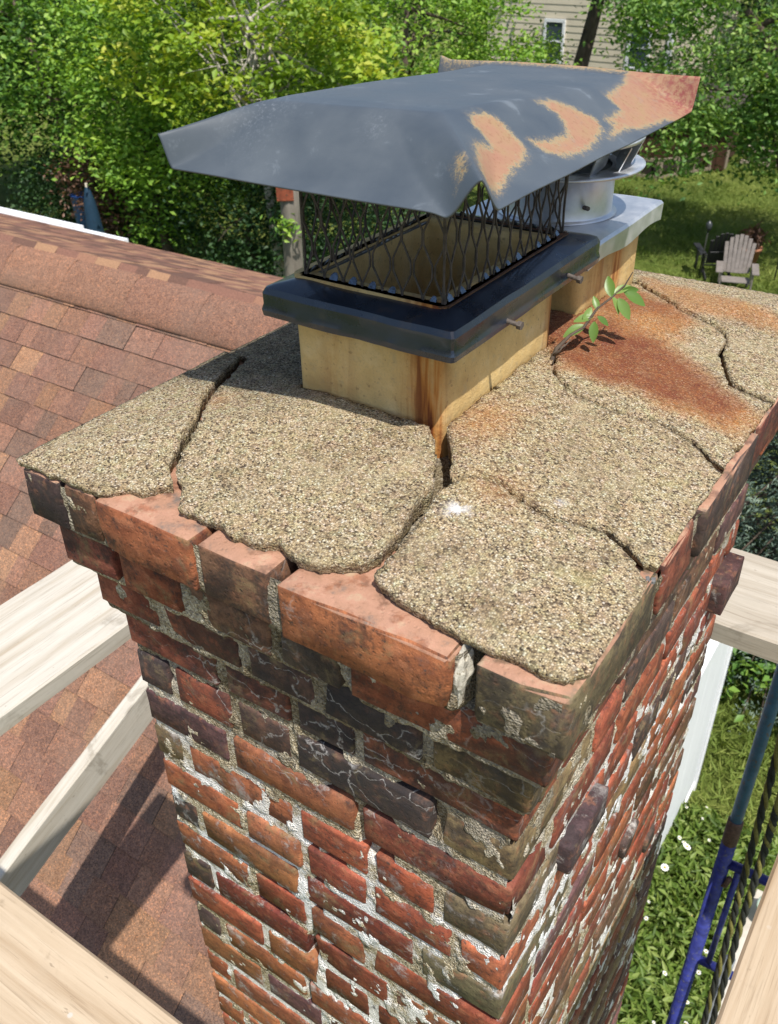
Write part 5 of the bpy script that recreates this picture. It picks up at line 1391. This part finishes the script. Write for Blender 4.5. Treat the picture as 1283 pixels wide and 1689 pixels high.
# ============================================================ GARDEN CHAIRS
def adirondack(loc, rz, mat, label, tagname='garden_chair'):
    root = thing(tagname, label, 'chair', loc, rz, None)
    def part(nm, c, d, rx=0, ry=0, rz_=0):
        mb = MB(); mb.box((0, 0, 0), d); o = mb.build(nm, mat, root, bevel=0.005); o.location = c; o.rotation_euler = (rx, ry, rz_); return o
    # faces -Y ; back slats fan out
    for k in range(7):
        u = (k - 3) / 3; h = 0.74 - 0.16 * u * u
        part('back_slat', (0.235 * u, 0.30 + 0.12, 0.36 + h / 2 * 0.93), (0.072, 0.02, h), -math.radians(22), math.radians(4.5 * u), 0)
    for k in range(5): part('seat_slat', (0, -0.22 + k * 0.105, 0.36 - k * 0.018), (0.52, 0.09, 0.02), -math.radians(-10))
    for s_ in (-1, 1):
        part('arm_rest', (0.33 * s_, -0.02, 0.56), (0.13, 0.66, 0.022)); part('front_leg', (0.29 * s_, -0.26, 0.275), (0.03, 0.1, 0.55)); part('rear_leg', (0.25 * s_, 0.3, 0.14), (0.03, 0.42, 0.1), math.radians(-22))
        part('arm_post', (0.29 * s_, 0.28, 0.36), (0.03, 0.06, 0.4))
    part('back_rail', (0, 0.47, 0.62), (0.5, 0.025, 0.06), -math.radians(22))
    return root
adirondack((-3.85, 17.45, GZ), math.radians(16), mat_plain('silvered_wood', (0.19, 0.165, 0.15), 0.8, var=0.2, scale=12), 'silver-grey slatted garden chair on the lawn')
adirondack((-4.55, 18.4, GZ), math.radians(-150), mat_plain('black_resin', (0.02, 0.02, 0.022), 0.5), 'black slatted garden chair turned away behind the grey chair')
pot = thing('plant_pot', 'terracotta pot of brown grass behind the garden chair', 'plant pot', (-4.1, 19.4, GZ))
mb = MB(); mb.lathe([(0.0, 0.0), (0.16, 0.0), (0.22, 0.34), (0.24, 0.34), (0.24, 0.4), (0.2, 0.4), (0.19, 0.34), (0, 0.33)], (0, 0, 0), 20); mb.build('pot', mat_plain('terracotta', (0.35, 0.15, 0.08)), pot, True)
cc = np.random.default_rng(3).normal(0, 0.1, (140, 3)) + np.array([0, 0, 0.58]); V, F_, R_ = leaf_cloud(cc, 0.3, 0.0, 5, 0.12, np.tile([0, 0, 1.6], (140, 1)))
me = mesh_np('dry_grass', V, F_); add_attr(me, 'rnd', R_); obj('dry_grass', me, M['leaf_red'], pot)
for i, (x, y, hh, lab) in enumerate(((-4.72, 18.05, 1.0, 'black garden torch on a thin pole standing apart on the lawn'), (-3.35, 18.6, 1.35, 'black garden torch on a thin pole behind the garden chair'))):
    t_ = thing('garden_torch', lab, 'torch', (x, y, GZ), 0, 'garden torches')
    mb = MB(); mb.tube([(0, 0, -0.05), (0.03, 0, hh)], 0.014, 8); mb.build('pole', M['rope_b'], t_, True)
    mb = MB(); mb.lathe([(0.0, 0), (0.035, 0.0), (0.062, 0.05), (0.062, 0.13), (0.05, 0.15), (0.02, 0.19), (0.0, 0.2)], (0.03, 0, hh), 14); mb.build('lamp_head', mat_plain('smoked_lamp', (0.04, 0.045, 0.05), 0.3), t_, True)

# ============================================================ SHED, LOW FENCE, STONES, CREAM HOUSE
shed = thing('shed', 'dark brown board shed half hidden by hanging leaves', 'shed', (-9.0, 26.6, GZ), math.radians(8))
brown = mat_plain('brown_boards', (0.06, 0.027, 0.014), 0.85, var=0.3, scale=6)
for k in range(17):
    mb = MB(); mb.box((-2.0 + k * 0.25, 0, 0.95), (0.235, 0.03, 1.7)); mb.build('board', brown, shed, bevel=0.005)
mb = MB(); mb.box((0, 1.22, 0.9), (4.2, 2.4, 1.75)); mb.build('wall', brown, shed)
mb = MB(); mb.add([(-2.4, -0.35, 1.75), (2.4, -0.35, 1.75), (2.4, 1.2, 2.15), (-2.4, 1.2, 2.15), (2.4, 2.75, 1.75), (-2.4, 2.75, 1.75)], [(0, 1, 2, 3), (3, 2, 4, 5), (0, 3, 5), (1, 4, 2), (0, 5, 4, 1)]); mb.build('roof', mat_plain('dark_roof_felt', (0.05, 0.04, 0.035), 0.95), shed)
def low_fence(loc, rz, n, label):
    r_ = thing('garden_fence', label, 'fence', loc, rz)
    g = mat_plain('grey_timber', (0.22, 0.18, 0.13), 0.85, var=0.2, scale=9)
    for k in range(n + 1):
        mb = MB(); mb.box((k * 0.62, 0, 0.3), (0.1 if k % 4 == 0 else 0.05, 0.09, 0.64)); mb.build('post', g, r_, bevel=0.006)
    for z in (0.12, 0.56):
        mb = MB(); mb.box((n * 0.31, 0, z), (n * 0.62, 0.05, 0.08)); mb.build('rail', g, r_)
    mb = MB(); mb.box((n * 0.31, 0.25, 0.28), (n * 0.62, 0.05, 0.5)); mb.build('back_panel', mat_plain('dark_gap', (0.03, 0.024, 0.018), 0.95), r_)
low_fence((-11.3, 24.9, GZ), math.radians(4), 5, 'low grey timber fence in front of the brown shed')
low_fence((-8.15, 25.15, GZ), math.radians(62), 4, 'low grey timber fence running back beside the lawn')
sw = thing('stone_wall', 'low wall of stacked grey stones at the end of the lawn', 'wall', (-5.6, 28.2, GZ))
stone = mat_plain('grey_stone', (0.27, 0.23, 0.18), 0.9, var=0.35, scale=5, bump=0.8); rr = random.Random(6)
for row in range(3):
    x = -1.2 + 0.15 * (row % 2)
    while x < 3.2:
        w_ = rr.uniform(0.28, 0.5); o = obj('stone', brick_mesh(w_ - 0.03, 0.3, 0.17, rr.randrange(999), 3.0, 0.1, 2), stone, sw); o.location = (x + w_ / 2, rr.uniform(-0.03, 0.03), 0.09 + row * 0.185); x += w_

ch = thing('cream_house', 'cream lap-sided house glimpsed through the trees', 'house', (-13.6, 31.0, GZ), math.radians(-6))
for k in range(30):
    mb = MB(); mb.box((0, 0, 0.4 + k * 0.2), (7.0, 0.03, 0.205), Matrix.Rotation(math.radians(-4), 3, 'X')); mb.build('siding_board', M['cream'], ch)
mb = MB(); mb.box((0, 2.6, 3.1), (6.9, 5.0, 6.2)); mb.build('wall', M['cream'], ch)
mb = MB(); mb.box((3.45, -0.03, 3.1), (0.16, 0.1, 6.1)); mb.build('corner_trim', M['white'], ch)
mb = MB(); mb.add([(-3.9, -0.5, 6.2), (3.9, -0.5, 6.2), (3.9, 2.6, 8.2), (-3.9, 2.6, 8.2), (3.9, 5.7, 6.2), (-3.9, 5.7, 6.2)], [(0, 1, 2, 3), (3, 2, 4, 5), (0, 3, 5), (1, 4, 2), (0, 5, 4, 1)]); mb.build('roof', M['shingle_far'], ch)
for wx, wz in ((-0.75, 2.6), (2.4, 2.6)):
    mb = MB()
    for c, d in (((0, 0, 0.62), (0.8, 0.06, 0.1)), ((0, 0, -0.62), (0.86, 0.1, 0.1)), ((-0.36, 0, 0), (0.09, 0.06, 1.2)), ((0.36, 0, 0), (0.09, 0.06, 1.2)), ((0, 0, 0), (0.66, 0.05, 0.05))): mb.box((wx + c[0], -0.05 + c[1], wz + c[2]), d)
    w_ = mb.build('window', M['white'], ch)
    mb = MB(); mb.box((wx, -0.035, wz), (0.68, 0.02, 1.2)); mb.build('pane', mat_plain('window_glass', (0.05, 0.07, 0.09), 0.08, spec=0.8, var=0.1), w_)

# ============================================================ POST WITH RED BOARD, BLUE THINGS
pt = thing('utility_post', 'thick grey wooden post with an orange-red board nailed on', 'post', (-9.55, 10.95, GZ))
mb = MB(); mb.tube([(0, 0, 0), (0, 0, 1.2), (0.02, 0, 2.4), (0.03, 0.0, 3.25)], [0.19, 0.165, 0.16, 0.155], 14); mb.build('trunk', M['bark_post'], pt, True)
mb = MB(); mb.box((0.07, -0.165, 2.72), (0.27, 0.04, 0.22), Matrix.Rotation(math.radians(35), 3, 'Z')); mb.build('board', mat_plain('orange_red_board', (0.24, 0.06, 0.028), 0.7, var=0.4, scale=12, dark=(0.1, 0.05, 0.03)), pt, bevel=0.006)
V, F_, R_ = leaf_cloud(np.random.default_rng(9).normal(0, 0.1, (70, 3)) + np.array([0.1, -0.22, 2.2]), 0.14, 0.3, 15, 0.4); me = mesh_np('climber', V, F_); add_attr(me, 'rnd', R_); obj('climber', me, M['leaf_lime2'], pt)
ub = thing('folded_umbrella', 'folded dark blue garden umbrella behind the roof ridge', 'umbrella', (-14.3, 10.75, GZ))
mb = MB(); mb.lathe([(0.0, 2.25), (0.05, 2.2), (0.12, 1.9), (0.17, 1.3), (0.2, 0.75), (0.12, 0.72), (0.0, 0.74)], (0, 0, 0), 12); mb.build('canopy', mat_plain('blue_canvas', (0.006, 0.03, 0.06), 0.8, var=0.2), ub, True)
mb = MB(); mb.tube([(0, 0, 0), (0, 0, 2.3)], 0.025, 8); mb.build('pole', M['wood_grey'], ub, True)
bb = thing('storage_tub', 'small blue plastic tub among the shrubs', 'tub', (-15.95, 11.85, GZ + 0.0))
mb = MB(); mb.lathe([(0.0, 0.0), (0.18, 0.0), (0.22, 1.6), (0.24, 1.62), (0.21, 1.64), (0.0, 1.6)], (0, 0, 0), 16); mb.build('body', mat_plain('blue_plastic', (0.03, 0.1, 0.35), 0.4), bb, True)
mb = MB(); mb.tube([(-0.2, 0, 1.5), (0, 0.0, 1.85), (0.2, 0, 1.5)], 0.015, 6); mb.build('handle', M['bolt'], bb, True)
gp_ = thing('garden_pot', 'small pale green pot on the patio below the plank', 'plant pot', (0.27, 4.3, GZ + 0.08))
mb = MB(); mb.lathe([(0.0, 0.0), (0.07, 0.0), (0.1, 0.16), (0.112, 0.16), (0.112, 0.19), (0.09, 0.19), (0.08, 0.14), (0, 0.13)], (0, 0, 0), 24); mb.build('bowl', mat_plain('pale_green_glaze', (0.32, 0.4, 0.33), 0.35), gp_, True)
mb = MB(); mb.lathe([(0.0, 0.142), (0.083, 0.141)], (0, 0, 0), 16); mb.build('soil', mat_plain('soil', (0.05, 0.04, 0.03), 0.95), gp_)
